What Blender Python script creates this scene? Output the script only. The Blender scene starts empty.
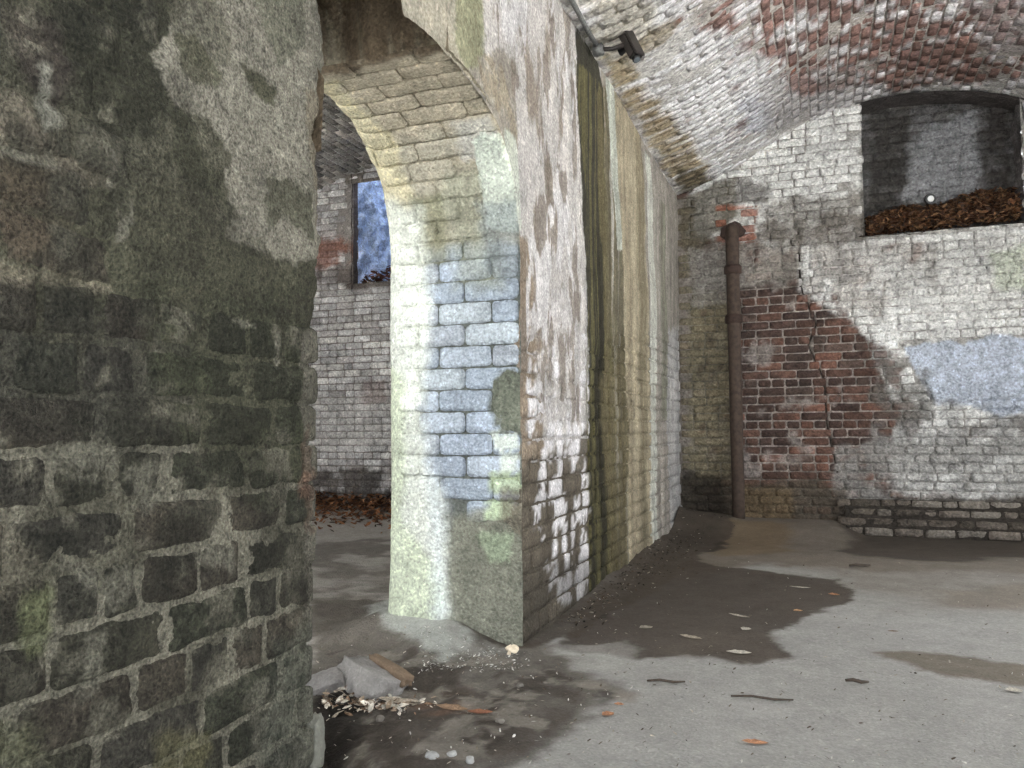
import bpy, math, random
import numpy as np
from mathutils import Matrix, Vector

rng = random.Random(7)
nrg = np.random.default_rng(7)
scene = bpy.context.scene
COL = scene.collection

# ------------------------------------------------------------------ camera
F_PX, CX, CY = 799.0, 512.0, 384.0
YAW, PITCH, ROLL, CAM_H = math.radians(20.8), math.radians(3.15), math.radians(0.5), 1.1
FW = np.array([-math.sin(YAW) * math.cos(PITCH), math.cos(YAW) * math.cos(PITCH), math.sin(PITCH)])
_r0 = np.array([math.cos(YAW), math.sin(YAW), 0.0])
_u0 = np.cross(_r0, FW)
RT = _r0 * math.cos(ROLL) - _u0 * math.sin(ROLL)
UP = _u0 * math.cos(ROLL) + _r0 * math.sin(ROLL)
CAM = np.array([0.0, 0.0, CAM_H])
cam_data = bpy.data.cameras.new('camera')
cam_data.sensor_width = 36.0
cam_data.lens = F_PX / 1024.0 * 36.0
cam_data.clip_start = 0.02
cam = bpy.data.objects.new('camera', cam_data)
COL.objects.link(cam)
cam.matrix_world = Matrix(((RT[0], UP[0], -FW[0], 0.0), (RT[1], UP[1], -FW[1], 0.0),
                           (RT[2], UP[2], -FW[2], CAM_H), (0, 0, 0, 1)))
scene.camera = cam

# ------------------------------------------------------------------ light
SKY = 2.5
world = bpy.data.worlds.new('overcast_sky')
scene.world = world
world.use_nodes = True
nt = world.node_tree
bg = nt.nodes['Background']
bg.inputs[0].default_value = (0.93, 0.97, 1.0, 1)
bg.inputs[1].default_value = SKY

def portal(loc, rot, sx, sy):
    l = bpy.data.lights.new('daylight_portal', 'AREA')
    l.shape = 'RECTANGLE'; l.size = sx; l.size_y = sy
    l.cycles.is_portal = True
    o = bpy.data.objects.new('daylight_portal', l)
    COL.objects.link(o); o.location = loc; o.rotation_euler = rot
H90 = math.pi / 2
portal((0.8, -1.45, 2.2), (H90, 0, 0), 4.8, 4.8)          # open front of the near bay
portal((-4.5, -1.45, 2.2), (H90, 0, 0), 5.2, 4.8)         # open front of the far bay
portal((3.3, 5.4, 1.7), (0, H90, 0), 3.6, 3.4)            # unseen opening added in the right wall to light the back

sun_data = bpy.data.lights.new('sun', 'SUN')
sun_data.energy = 36.0; sun_data.angle = math.radians(0.6); sun_data.color = (1.0, 0.985, 0.96)
sun = bpy.data.objects.new('sun', sun_data); COL.objects.link(sun)
sun.rotation_euler = Vector((0.28, -0.62, -0.74)).to_track_quat('-Z', 'Y').to_euler()   # high, from behind the back wall

vs = scene.view_settings
scene.display_settings.display_device = 'sRGB'
vs.view_transform = 'Standard'
try: vs.look = 'None'
except Exception: pass
vs.gamma = 1.0
vs.use_curve_mapping = False
vs.exposure = 1.02
scene.cycles.use_denoising = True
scene.cycles.denoising_prefilter = 'NONE'
scene.cycles.max_bounces = 8
scene.cycles.diffuse_bounces = 6
scene.cycles.sample_clamp_indirect = 6.0

# ------------------------------------------------------------------ helpers
def ray(x, y):
    return FW + RT * (x - CX) / F_PX - UP * (y - CY) / F_PX

def at(x, y, ax, val):
    d = ray(x, y)
    return CAM + d * ((val - CAM[ax]) / d[ax])

def px_scale(p):
    d = np.asarray(p) - CAM
    z = d @ FW
    if z < 0.15: return 0.0, -999, -999
    return F_PX / z, CX + F_PX * (d @ RT) / z, CY - F_PX * (d @ UP) / z

def lin(c):
    c = np.asarray(c, float) / 255.0
    c = np.where(c <= 0.04045, c / 12.92, ((c + 0.055) / 1.055) ** 2.4)
    l = c @ np.array([0.2126, 0.7152, 0.0722])
    return l + (c - l) * 0.84          # faded, lime-dusted pigments

def _h(ix, iy, iz):
    n = (ix.astype(np.int64) * 374761393 + iy.astype(np.int64) * 668265263 + iz.astype(np.int64) * 1274126177) & 0xffffffff
    n = ((n ^ (n >> 13)) * 1103515245) & 0xffffffff
    n = ((n ^ (n >> 16)) * 2246822519) & 0xffffffff
    return ((n ^ (n >> 15)) & 0xffff) / 65535.0

def vnoise(p):
    i = np.floor(p).astype(np.int64); f = p - i
    f = f * f * (3 - 2 * f)
    x, y, z = i[:, 0], i[:, 1], i[:, 2]
    r = 0
    for dx in (0, 1):
        wx = f[:, 0] if dx else 1 - f[:, 0]
        for dy in (0, 1):
            wy = f[:, 1] if dy else 1 - f[:, 1]
            for dz in (0, 1):
                wz = f[:, 2] if dz else 1 - f[:, 2]
                r = r + wx * wy * wz * _h(x + dx, y + dy, z + dz)
    return r

def fbm(p, scale=1.0, octs=3, seed=0.0):
    """noise in -1..1"""
    p = np.asarray(p, float)
    if p.shape[1] == 2: p = np.column_stack([p, np.zeros(len(p))])
    q = p * scale + seed * 17.31
    s = 0; a = 1.0; t = 0
    for _ in range(octs):
        s = s + a * (vnoise(q) * 2 - 1); t += a
        a *= 0.58; q = q * 2.03 + 5.7
    return s / t * 1.5

def sstep(a, b, x):
    t = np.clip((x - a) / (b - a), 0, 1)
    return t * t * (3 - 2 * t)

def sdf_poly(P, V):
    """signed distance, positive inside"""
    d = np.full(len(P), 1e9); s = np.ones(len(P)); n = len(V)
    for i in range(n):
        a, b = V[i], V[i - 1]
        e = b - a; w = P - a
        t = np.clip((w @ e) / max(e @ e, 1e-12), 0, 1)
        q = w - t[:, None] * e
        d = np.minimum(d, (q * q).sum(1))
        c1 = P[:, 1] >= a[1]; c2 = P[:, 1] < b[1]; c3 = e[0] * w[:, 1] > e[1] * w[:, 0]
        s = np.where((c1 & c2 & c3) | (~c1 & ~c2 & ~c3), -s, s)
    return -s * np.sqrt(d)

class Paint:
    """colour of a wall in its own metres: mortar, brick palette and weathering patches"""
    def __init__(self, topix, mortar, palette, jit=0.10, seed=1.0):
        self.topix = topix; self.mortar = lin(mortar); self.pal = [lin(c) for c in palette]
        self.ops = []; self.pl = []; self.jit = jit; self.seed = seed; self.gain = 1.0; self.post = None
    def poly(self, pts):
        return np.array([self.topix(x, y) for x, y in pts])
    def add(self, kind, pts, col, a=1.0, soft=0.03, warp=0.05, ws=6.0, brk=None, jit=0.12, raw=False, aniso=(1, 1), wet=0.0):
        V = np.array(pts, float) if raw else self.poly(pts)
        self.ops.append((kind, V, lin(col), a, soft, warp, ws, brk, jit, aniso, wet, len(self.ops) + self.seed))
        return self
    def plaster(self, pts, h=1.0, soft=0.03, warp=0.05, ws=6.0, raw=False):
        V = np.array(pts, float) if raw else self.poly(pts)
        self.pl.append((V, h, soft, warp, ws, len(self.pl) + 31.0 + self.seed))
        return self
    def cover(self, uv):
        c = np.zeros(len(uv))
        for V, h, soft, warp, ws, sd in self.pl:
            lo, hi = V.min(0) - 3 * (soft + warp), V.max(0) + 3 * (soft + warp)
            m = ((uv >= lo) & (uv <= hi)).all(1)
            if not m.any(): continue
            q = uv[m]
            d = sdf_poly(q, V) + warp * fbm(q, ws, 5, sd)
            w = sstep(-soft, soft, d)
            c[m] = c[m] * (1 - w) + h * w
        return c
    def color(self, uv, kind, brick=None):
        n = len(uv)
        c = np.tile(self.mortar, (n, 1)) if brick is None else np.array(brick, float)
        wet = np.zeros(n)
        for k, V, col, a, soft, warp, ws, brk, jit, an, w_t, sd in self.ops:
            if k != 'a' and k != kind: continue
            lo, hi = V.min(0) - 2.5 * (soft + warp), V.max(0) + 2.5 * (soft + warp)
            m = ((uv >= lo) & (uv <= hi)).all(1)
            if not m.any(): continue
            q = uv[m]
            d = sdf_poly(q, V) + warp * fbm(q, ws, 5, sd)
            w = a * sstep(-soft * 0.6, soft * 0.6, d + 0.012 * fbm(q, 45, 3, sd + 1))
            if brk:
                w = w * sstep(brk[0] - brk[2], brk[0] + brk[2], fbm(q * np.array(an), brk[1], 4, sd + 3))
            cc = col[None] * (1 + jit * fbm(q, 9.0, 3, sd + 9))[:, None]
            c[m] = c[m] * (1 - w[:, None]) + cc * w[:, None]
            wet[m] = wet[m] * (1 - w) + w_t * w
        c = c * (1 + self.jit * fbm(uv, 14.0, 3, self.seed + 5))[:, None]
        c = c * (1 + 0.5 * self.jit * fbm(uv, 2.2, 2, self.seed + 6))[:, None]
        return np.column_stack([np.clip(c * self.gain, 0.004, 0.85), wet])

def make_mesh(name, verts, faces, cols=None, smooth=True):
    me = bpy.data.meshes.new(name)
    verts = np.asarray(verts, np.float32); faces = np.asarray(faces, np.int32)
    nf, k = faces.shape
    me.vertices.add(len(verts)); me.vertices.foreach_set('co', verts.ravel())
    me.loops.add(nf * k); me.loops.foreach_set('vertex_index', faces.ravel())
    me.polygons.add(nf)
    me.polygons.foreach_set('loop_start', np.arange(0, nf * k, k, dtype=np.int32))
    me.polygons.foreach_set('loop_total', np.full(nf, k, np.int32))
    me.polygons.foreach_set('use_smooth', np.full(nf, smooth, bool))
    me.update(calc_edges=True)
    if cols is not None:
        at_ = me.color_attributes.new('Col', 'FLOAT_COLOR', 'POINT')
        at_.data.foreach_set('color', np.asarray(cols, np.float32).ravel())
    return me

def link(name, me, mat, parent=None, loc=None):
    o = bpy.data.objects.new(name, me)
    COL.objects.link(o)
    if me is not None and mat is not None and not me.materials: me.materials.append(mat)
    if parent is not None: o.parent = parent
    if loc is not None: o.location = loc
    return o

def grid_faces(nu, nv, mask=None, flip=False):
    idx = np.arange(nu * nv).reshape(nu, nv)
    f = np.stack([idx[:-1, :-1], idx[1:, :-1], idx[1:, 1:], idx[:-1, 1:]], -1)
    if mask is not None: f = f[mask]
    f = f.reshape(-1, 4)
    return f[:, ::-1] if flip else f

class Bag:
    """collects vertex / face / colour blocks for one mesh"""
    def __init__(self): self.v = []; self.f = []; self.c = []; self.n = 0
    def add(self, v, f, c):
        self.v.append(v); self.f.append(np.asarray(f) + self.n); self.c.append(c); self.n += len(v)
    def mesh(self, name, smooth=True):
        return make_mesh(name, np.concatenate(self.v), np.concatenate(self.f), np.concatenate(self.c), smooth)

def structure(o): o['kind'] = 'structure'; return o
def tag(o, label, cat, group=None):
    o['label'] = label; o['category'] = cat
    if group: o['group'] = group
    return o
def empty(name, loc):
    o = bpy.data.objects.new(name, None); COL.objects.link(o); o.location = loc
    o.empty_display_size = 0.05
    return o

# ------------------------------------------------------------------ materials
def masonry(name, fine=260.0, speck=0.35, bump=0.5, bscale=55.0, rough=0.93, blotch=0.25, pits=0.0, flecks=0.35):
    m = bpy.data.materials.new(name); m.use_nodes = True
    t = m.node_tree; N = t.nodes; L = t.links
    b = N['Principled BSDF']
    a = N.new('ShaderNodeAttribute'); a.attribute_name = 'Col'
    g = N.new('ShaderNodeNewGeometry')
    def noise(sc, det, ro):
        n = N.new('ShaderNodeTexNoise'); n.inputs['Scale'].default_value = sc
        n.inputs['Detail'].default_value = det; n.inputs['Roughness'].default_value = ro
        L.new(g.outputs['Position'], n.inputs['Vector']); return n.outputs['Fac']
    def ramp(x, lo, hi, a0, a1):
        r = N.new('ShaderNodeMapRange')
        for k, v in zip(('From Min', 'From Max', 'To Min', 'To Max'), (lo, hi, a0, a1)): r.inputs[k].default_value = v
        L.new(x, r.inputs['Value']); return r.outputs[0]
    def math_(op, x, y):
        n = N.new('ShaderNodeMath'); n.operation = op; L.new(x, n.inputs[0]); L.new(y, n.inputs[1]); return n.outputs[0]
    n1 = noise(fine, 2, 0.5); n2 = noise(bscale, 6, 0.7); n3 = noise(bscale * 0.12, 8, 0.72)
    grain = ramp(math_('ADD', n1, n2), 0.72, 1.28, 1 - speck, 1 + speck)
    blo = ramp(n3, 0.34, 0.66, 1 - blotch, 1 + blotch)
    f = math_('MULTIPLY', grain, blo)
    if pits: f = math_('MULTIPLY', f, ramp(noise(bscale * 0.8, 3, 0.6), 0.30, 0.40, 1 - pits, 1.0))
    f = math_('MULTIPLY', f, ramp(noise(fine * 0.55, 2, 0.5), 0.60, 0.68, 1.0, 1.0 + flecks))
    mul = N.new('ShaderNodeVectorMath'); mul.operation = 'SCALE'
    L.new(a.outputs['Color'], mul.inputs[0]); L.new(f, mul.inputs['Scale'])
    L.new(mul.outputs[0], b.inputs['Base Color'])
    L.new(ramp(a.outputs['Alpha'], 0, 1, rough, 0.3), b.inputs['Roughness'])
    b.inputs['Specular IOR Level'].default_value = 0.25
    bp = N.new('ShaderNodeBump'); bp.inputs['Strength'].default_value = bump; bp.inputs['Distance'].default_value = 0.02
    L.new(math_('ADD', n1, n2), bp.inputs['Height']); L.new(bp.outputs[0], b.inputs['Normal'])
    return m

def plain(name, col, rough=0.6, metal=0.0, var=0.25, scale=40.0, bump=0.2):
    m = bpy.data.materials.new(name); m.use_nodes = True
    t = m.node_tree; N = t.nodes; L = t.links; b = N['Principled BSDF']
    g = N.new('ShaderNodeNewGeometry')
    n = N.new('ShaderNodeTexNoise'); n.inputs['Scale'].default_value = scale; n.inputs['Detail'].default_value = 5
    L.new(g.outputs['Position'], n.inputs['Vector'])
    r = N.new('ShaderNodeMapRange'); r.inputs['From Min'].default_value = 0.3; r.inputs['From Max'].default_value = 0.7
    r.inputs['To Min'].default_value = 1 - var; r.inputs['To Max'].default_value = 1 + var
    L.new(n.outputs['Fac'], r.inputs['Value'])
    s = N.new('ShaderNodeVectorMath'); s.operation = 'SCALE'
    c = lin(col); s.inputs[0].default_value = tuple(c)
    L.new(r.outputs[0], s.inputs['Scale']); L.new(s.outputs[0], b.inputs['Base Color'])
    b.inputs['Roughness'].default_value = rough; b.inputs['Metallic'].default_value = metal
    bp = N.new('ShaderNodeBump'); bp.inputs['Strength'].default_value = bump; bp.inputs['Distance'].default_value = 0.004
    L.new(n.outputs['Fac'], bp.inputs['Height']); L.new(bp.outputs[0], b.inputs['Normal'])
    return m

M_NEAR = masonry('mossy_render', 140, 0.62, 1.0, 48, blotch=0.26, pits=0.45, flecks=0.5)
M_NBRICK = masonry('mossy_brick', 140, 0.62, 1.0, 48, blotch=0.30, pits=0.45, flecks=0.5)
M_ROUGH = masonry('weathered_render', 75, 0.38, 0.8, 30, blotch=0.20)
M_BRICK = masonry('old_brick', 75, 0.36, 0.7, 30, blotch=0.20)
M_FAR = masonry('far_masonry', 45, 0.42, 0.9, 18, blotch=0.20, pits=0.3)
M_FLOOR = masonry('dusty_concrete', 95, 0.15, 0.4, 34, blotch=0.10, flecks=0.18)
M_LEAF = masonry('dry_leaf', 120, 0.3, 0.2, 60, 0.8)

# ------------------------------------------------------------------ plan of the place (metres)
XW, XI = -1.395, -2.19          # pier faces: near bay side, far bay side
YJ, YN = 3.78, 2.05             # jambs of the pier opening: far, near
YB = 8.9                        # back wall
XR = 3.2                        # right wall
XL = -7.05                      # left wall of the far bay
YF = -1.3                       # open front
ZS = 3.70                       # top of the pier
_vx = np.array([-1.6, -1.395, -1.08, -0.863, -0.489, -0.074, 0.25, 0.52, 0.9, 1.3, 1.6, 1.85, 2.3, 2.65, 2.9, 3.2, 3.5])
_vz = np.array([3.60, 3.68, 3.78, 3.86, 4.06, 4.29, 4.41, 4.47, 4.50, 4.47, 4.41, 4.34, 4.10, 3.86, 3.78, 3.68, 3.6])
_fx = np.linspace(-1.6, 3.5, 400)
_fz = np.interp(_fx, _vx, _vz)
_k = np.hanning(41); _k /= _k.sum()
_fz = np.convolve(np.pad(_fz, 20, mode='reflect', reflect_type='odd'), _k, 'valid')
def vault(x): return np.interp(x, _fx, _fz)
def vault2(x):
    t = np.clip(np.abs((x + 4.45) / 2.75), 0, 1)
    return 3.1 + 1.42 * (1 - t ** 2.4) ** 0.5
def on_vault(px, py):
    d = ray(px, py); t = 1.0
    for _ in range(4000):
        p = CAM + d * t
        if p[2] > vault(p[0]): break
        t += 0.005
    return p

ARC_A, ARC_B, ARC_Z, ARC_P = 0.865, 0.72, 1.95, 2.5
ARC_Y = 0.5 * (YJ + YN)
def arch_z(y):
    t = np.clip(np.abs((y - ARC_Y) / ARC_A), 0, 1)
    return ARC_Z + ARC_B * (1 - t ** ARC_P) ** (1 / ARC_P)

# ------------------------------------------------------------------ brick maker
PENDING = []
def colour_bricks():
    """colour all bricks laid since the last call, one pass per wall"""
    while PENDING:
        paint = PENDING[0][0]
        mine = [p for p in PENDING if p[0] is paint]
        PENDING[:] = [p for p in PENDING if p[0] is not paint]
        uv = np.concatenate([p[1] for p in mine])
        base = np.concatenate([np.tile(p[2], (len(p[1]), 1)) for p in mine])
        c = paint.color(uv, 'b', base)
        if paint.post: c[:, :3] *= paint.post(uv)[:, None]
        k = 0
        for p in mine: p[3][:] = c[k:k + len(p[1])]; k += len(p[1])

def brick_patch(o, u, v, n, cu, cv, w, h, nu, nv, paint, base, proud, drop, rough, seed, kind='b', round_=0.18, depth=0.03, jitter=0.004, uvmap=None):
    """one brick as a pillowed block: returns verts (world), faces, cols"""
    a = np.linspace(-1, 1, nu + 1); b = np.linspace(-1, 1, nv + 1)
    a = np.concatenate([[-1], a, [1]]); b = np.concatenate([[-1], b, [1]])
    A, B = np.meshgrid(a, b, indexing='ij')
    ring = np.zeros(A.shape, bool); ring[0] = ring[-1] = True; ring[:, 0] = ring[:, -1] = True
    A = A.ravel(); B = B.ravel(); ring = ring.ravel()
    r = min(w, h) * round_
    x = A * w / 2; y = B * h / 2
    ix, iy = w / 2 - r, h / 2 - r                       # rounded corners
    ex, ey = np.maximum(np.abs(x) - ix, 0), np.maximum(np.abs(y) - iy, 0)
    l = np.hypot(ex, ey); k = np.where(l > r, r / np.maximum(l, 1e-9), 1.0)
    x = np.sign(x) * np.minimum(np.abs(x), ix + ex * k); y = np.sign(y) * np.minimum(np.abs(y), iy + ey * k)
    Q = np.column_stack([x + cu, y + cv, np.full(len(x), seed * 0.37)])
    x = x + jitter * fbm(Q, 11, 2, seed); y = y + jitter * fbm(Q, 11, 2, seed + 4)
    e = np.maximum(np.abs(A), np.abs(B))
    z = proud - drop * e ** 6 + rough * fbm(Q, 16, 3, seed % 7)
    z = np.where(ring, -depth, z)
    uv = np.column_stack([x + cu, y + cv])
    P = o + np.outer(uv[:, 0], u) + np.outer(uv[:, 1], v) + np.outer(z, n)
    c = np.zeros((len(uv), 4))
    PENDING.append((paint, uv if uvmap is None else uvmap(uv), base, c))
    f = grid_faces(nu + 3, nv + 3)
    if np.dot(np.cross(u, v), n) < 0: f = f[:, ::-1]
    return P, f, c

def emit_bricks(parent, specs, mat, limit=300, minpx=9.0, name='brick'):
    """specs: list of (verts, faces, cols). the largest in view become objects, the rest one joined part"""
    colour_bricks()
    sc = []
    for i, (P, f, c) in enumerate(specs):
        ctr = P.mean(0); s, x, y = px_scale(ctr)
        ext = (P.max(0) - P.min(0)).max() * s
        vis = -40 < x < 1064 and -40 < y < 808
        sc.append((ext if vis else -1, i))
    sc.sort(reverse=True)
    own = [i for e, i in sc[:limit] if e >= minpx]
    rest = sorted(set(range(len(specs))) - set(own))
    for i in own:
        P, f, c = specs[i]; ctr = P.mean(0)
        link(name, make_mesh(name, P - ctr, f, c), mat, parent, tuple(ctr))
    if rest:
        bag = Bag()
        for i in rest: bag.add(*specs[i])
        o = link(name + 'work', bag.mesh(name + 'work'), mat, parent)
        o['kind'] = 'stuff'

# ================================================================== LEFT WALL, NEAR PIER
to_pier = lambda x, y: at(x, y, 0, XW)[[1, 2]]
UX, UY, UZ = np.eye(3)

pn = Paint(to_pier, (126, 122, 106), [(66, 64, 52), (72, 66, 56), (62, 63, 50), (76, 70, 59), (66, 63, 55)], 0.18, 2.0)
pn.gain = 0.86
RWALL = [(-60, -60), (345, -60), (345, 800), (-60, 800)]
DK, GR, LT = (56, 55, 45), (74, 76, 56), (146, 141, 126)
pn.add('m', [(-40, 200), (120, 190), (330, 265), (330, 470), (220, 470), (150, 330), (-40, 330)], (78, 78, 60), 0.9, 0.03, 0.06)
pn.add('m', [(-40, 300), (180, 310), (190, 440), (120, 455), (-40, 440)], (72, 71, 60), 0.65, 0.03, 0.06)
pn.add('b', [(150, 190), (330, 250), (330, 500), (200, 500), (130, 330)], (70, 72, 53), 0.8, 0.05, 0.08)
pn.add('a', [(-40, -20), (330, -20), (330, 190), (230, 250), (-40, 200)], (80, 79, 63), 0.75, 0.03, 0.05)
pn.add('a', [(60, -20), (160, -20), (180, 60), (170, 120), (110, 150), (60, 70)], (52, 52, 40), 0.85, 0.03, 0.05)
pn.add('a', [(0, 20), (50, 30), (68, 75), (50, 100), (15, 70)], (74, 66, 60), 0.8, 0.03, 0.04)
pn.add('a', [(-30, 150), (55, 165), (75, 215), (45, 260), (-30, 245)], (88, 77, 62), 0.75, 0.03, 0.05)
pn.add('a', [(-30, 70), (20, 85), (45, 120), (60, 150), (112, 188), (60, 176), (-30, 150)], (138, 128, 111), 0.9, 0.02, 0.05, brk=(-0.25, 9, 0.35))
pn.add('a', [(34, 66), (44, 68), (46, 104), (60, 122), (44, 128), (36, 106)], (150, 148, 134), 0.9, 0.012, 0.02)
pn.add('a', [(-30, 250), (50, 266), (104, 286), (110, 292), (50, 286), (-30, 278)], (134, 126, 106), 0.85, 0.015, 0.03)
pn.add('a', [(20, 205), (60, 200), (95, 225), (90, 235), (40, 222)], (126, 120, 104), 0.6, 0.02, 0.05, brk=(0.0, 14, 0.3))
pn.add('a', [(120, 270), (330, 300), (330, 330), (160, 325)], (62, 64, 48), 0.5, 0.06, 0.06)
pn.add('a', [(-30, 290), (110, 300), (170, 420), (160, 440), (-30, 436)], (54, 53, 46), 0.55, 0.06, 0.08)
pn.add('b', RWALL, (118, 114, 98), 0.75, 0.05, 0.02, brk=(0.30, 9, 0.18))
pn.add('b', RWALL, (46, 46, 37), 0.6, 0.05, 0.02, brk=(0.22, 5, 0.25))
pn.add('m', RWALL, (72, 70, 56), 0.7, 0.05, 0.02, brk=(0.18, 6, 0.22))
# pale render at the top right with moss patches in it
RENDER = [(206, -25), (345, -25), (335, 60), (332, 130), (332, 250), (300, 268), (232, 238), (226, 200), (222, 158), (205, 118), (160, 96), (148, 52), (178, 24)]
pn.add('a', RENDER, LT, 0.95, 0.012, 0.05, 7)
pn.plaster(RENDER, 0.8, 0.02, 0.05, 7)
pn.add('a', [(160, -20), (205, -20), (232, 40), (226, 66), (200, 60), (180, 40)], (108, 105, 90), 0.8, 0.02, 0.06)
pn.add('a', [(248, -20), (298, -20), (300, 50), (276, 58), (262, 25)], (98, 98, 82), 0.75, 0.02, 0.06)
pn.add('a', [(238, 66), (250, 72), (272, 92), (268, 106), (252, 92)], (78, 78, 58), 0.9, 0.012, 0.02)
pn.add('a', [(262, 180), (282, 178), (306, 195), (306, 236), (280, 215), (262, 230)], (86, 86, 68), 0.8, 0.012, 0.04)
pn.add('a', [(180, 40), (200, 46), (222, 75), (212, 90), (180, 66)], (96, 95, 74), 0.8, 0.015, 0.04)
pn.add('a', [(160, 100), (185, 108), (212, 170), (232, 218), (200, 200), (165, 175)], (66, 66, 50), 0.7, 0.02, 0.06)
MID = [(118, 130), (165, 100), (230, 160), (235, 235), (318, 268), (325, 318), (230, 312), (120, 268)]
pn.plaster(MID, 0.75, 0.03, 0.05)
for ln in ([(-10, 143), (60, 159), (112, 183), (112, 191), (55, 169), (-10, 154)], [(220, 229), (290, 257), (290, 264), (220, 236)], [(214, 315), (252, 325), (252, 330), (214, 320)],
           [(108, 150), (112, 150), (110, 185), (106, 185)], [(118, 200), (124, 200), (121, 240), (117, 240)], [(226, 278), (230, 278), (229, 314), (226, 314)], [(271, 334), (275, 334), (274, 368), (271, 368)]):
    pn.add('a', ln, (136, 132, 116), 0.7, 0.01, 0.015, brk=(-0.25, 14, 0.25))
# render left on the lower courses
for poly in ([(60, 566), (100, 560), (136, 562), (135, 612), (92, 622), (84, 590)],
             [(196, 556), (232, 550), (236, 580), (200, 588)], [(100, 372), (118, 376), (118, 402), (104, 404)],
             [(56, 452), (112, 452), (112, 470), (60, 466)], [(118, 470), (166, 465), (166, 500), (122, 505)],
             [(86, 640), (100, 636), (96, 690), (72, 700)], [(240, 690), (300, 668), (320, 690), (318, 770), (250, 770)]):
    pn.add('a', poly, (122, 119, 104), 0.75, 0.02, 0.05, brk=(-0.1, 16, 0.35))
pn.add('a', [(-20, 500), (20, 505), (20, 560), (8, 600), (-20, 600)], (110, 104, 88), 0.6, 0.03, 0.05)
pn.add('a', [(24, 606), (34, 608), (36, 640), (26, 640)], (122, 128, 88), 0.65, 0.03, 0.05)
pn.add('a', [(-10, 725), (40, 735), (52, 770), (-10, 770)], (112, 114, 84), 0.5, 0.04, 0.05)
pn.add('a', [(150, 740), (200, 745), (196, 770), (150, 770)], (104, 100, 66), 0.6, 0.03, 0.05)
# broken edge of the pier
pn.add('a', [(300, 90), (345, 90), (345, 275), (318, 262), (312, 180), (302, 140)], (150, 138, 116), 0.7, 0.015, 0.03)
pn.add('a', [(296, 330), (345, 330), (345, 780), (300, 780), (306, 600), (300, 470)], (120, 115, 102), 0.75, 0.02, 0.05)
pn.add('a', [(300, 420), (304, 420), (307, 500), (311, 530), (306, 534), (302, 500)], (96, 76, 62), 0.55, 0.008, 0.02, 14)
pn.add('a', [(298, 480), (308, 476), (308, 496), (296, 496)], (120, 88, 70), 0.5, 0.012, 0.03, 14)
pn.add('a', [(270, 640), (330, 610), (330, 790), (262, 790)], (92, 96, 84), 0.45, 0.05, 0.06)

def near_edge(z):
    p = np.column_stack([z, np.zeros_like(z), np.zeros_like(z)])
    return 0.045 * fbm(p, 4.0, 2, 3) + 0.034 * fbm(p, 13, 3, 5)

zc = 1.06 + 0.1143 * np.arange(-10, 25)
zc = np.where(zc < 1.0, 1.06 + 0.1165 * np.arange(-10, 25), zc)
mids = {0: [104, 202, 272], -1: [52, 114, 165, 247, 300], -2: [-30, 8, 130, 222, 281], -3: [-20, 50, 100, 137, 196, 236, 300],
        -4: [-40, 48, 163, 246, 277], -5: [14, 134, 186, 225, 263], -6: [-20, 97, 199, 278], -7: [60, 181, 224, 295], 1: [12, 81, 138, 251]}
near_bricks = []
for ci in range(len(zc) - 1):
    k = ci - 10
    z0, z1 = zc[ci], zc[ci + 1]
    zm = 0.5 * (z0 + z1)
    if k in mids:
        ys = [at(x, 425 + (1.1 - zm) * 560, 0, XW)[1] for x in mids[k]]
        ys = [float(y) for y in ys]
        first = ys[0]
        while first > -1.2: first -= 0.28; ys.insert(0, first)
        if ys[-1] < 1.97: ys.append(2.02)
        else: ys[-1] = min(ys[-1], 2.02)
    else:
        ys = list(np.arange(YF, 2.0, 0.15 if k % 3 == 2 else 0.28) + (0.07 if k % 2 else 0.0))
        ys = [y for y in ys if y < 1.9] + [2.02]
    for a, b in zip(ys[:-1], ys[1:]):
        if b - a < 0.05 or b < 0.75: continue
        near_bricks.append((0.5 * (a + b), zm, b - a - 0.012, z1 - z0 - 0.010))

def near_surface():
    gy = np.concatenate([np.linspace(YF, 0.9, 60), np.linspace(0.905, YN, 230)])
    gz = np.linspace(-0.12, ZS + 0.1, 620)
    Y, Z = np.meshgrid(gy, gz, indexing='ij')
    y, z = Y.ravel(), Z.ravel()
    uv = np.column_stack([y, z])
    cov = pn.cover(uv)
    hgt = 0.003 + 0.003 * fbm(uv, 9, 3, 1) + 0.003 * fbm(uv, 40, 4, 2) + 0.012 * fbm(uv, 1.8, 2, 4) + cov * 0.012
    col = pn.color(uv, 'm')
    t = np.clip((y - 1.75) / (YN - 1.75), 0, 1)
    ed = near_edge(z)
    y2 = y + ed * t ** 2
    hgt = hgt - 0.055 * np.clip((y - 1.93) / (YN - 1.93), 0, 1) ** 2.2 + 0.012 * fbm(uv, 22, 3, 8) * t ** 3
    keep = z < np.where(y > YN - 0.001, 9, 9)
    P = np.column_stack([XW + hgt, y2, z])
    n = len(gy)
    bag = Bag()
    bag.add(P, grid_faces(n, len(gz)), col)
    # return face of the near jamb, broken and rough
    gx = np.linspace(0, 1, 40)
    last = P.reshape(n, len(gz), 3)[-1]
    X, Zi = np.meshgrid(gx, np.arange(len(gz)), indexing='ij')
    zi = Zi.ravel().astype(int); xx = X.ravel()
    base = last[zi]
    px_ = base[:, 0] * (1 - xx) + XI * xx
    q = np.column_stack([px_, base[:, 2]])
    py_ = base[:, 1] + (0.03 * fbm(q, 7, 3, 12) + 0.01) * np.clip(xx * 6, 0, 1)
    R = np.column_stack([px_, py_, base[:, 2]])
    cj = np.column_stack([lin((132, 124, 106))[None] * (1 + 0.2 * fbm(q, 8, 3, 13))[:, None], np.zeros(len(q))])
    bag.add(R, grid_faces(40, len(gz)), cj)
    return bag.mesh('wall_left_near')
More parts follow.
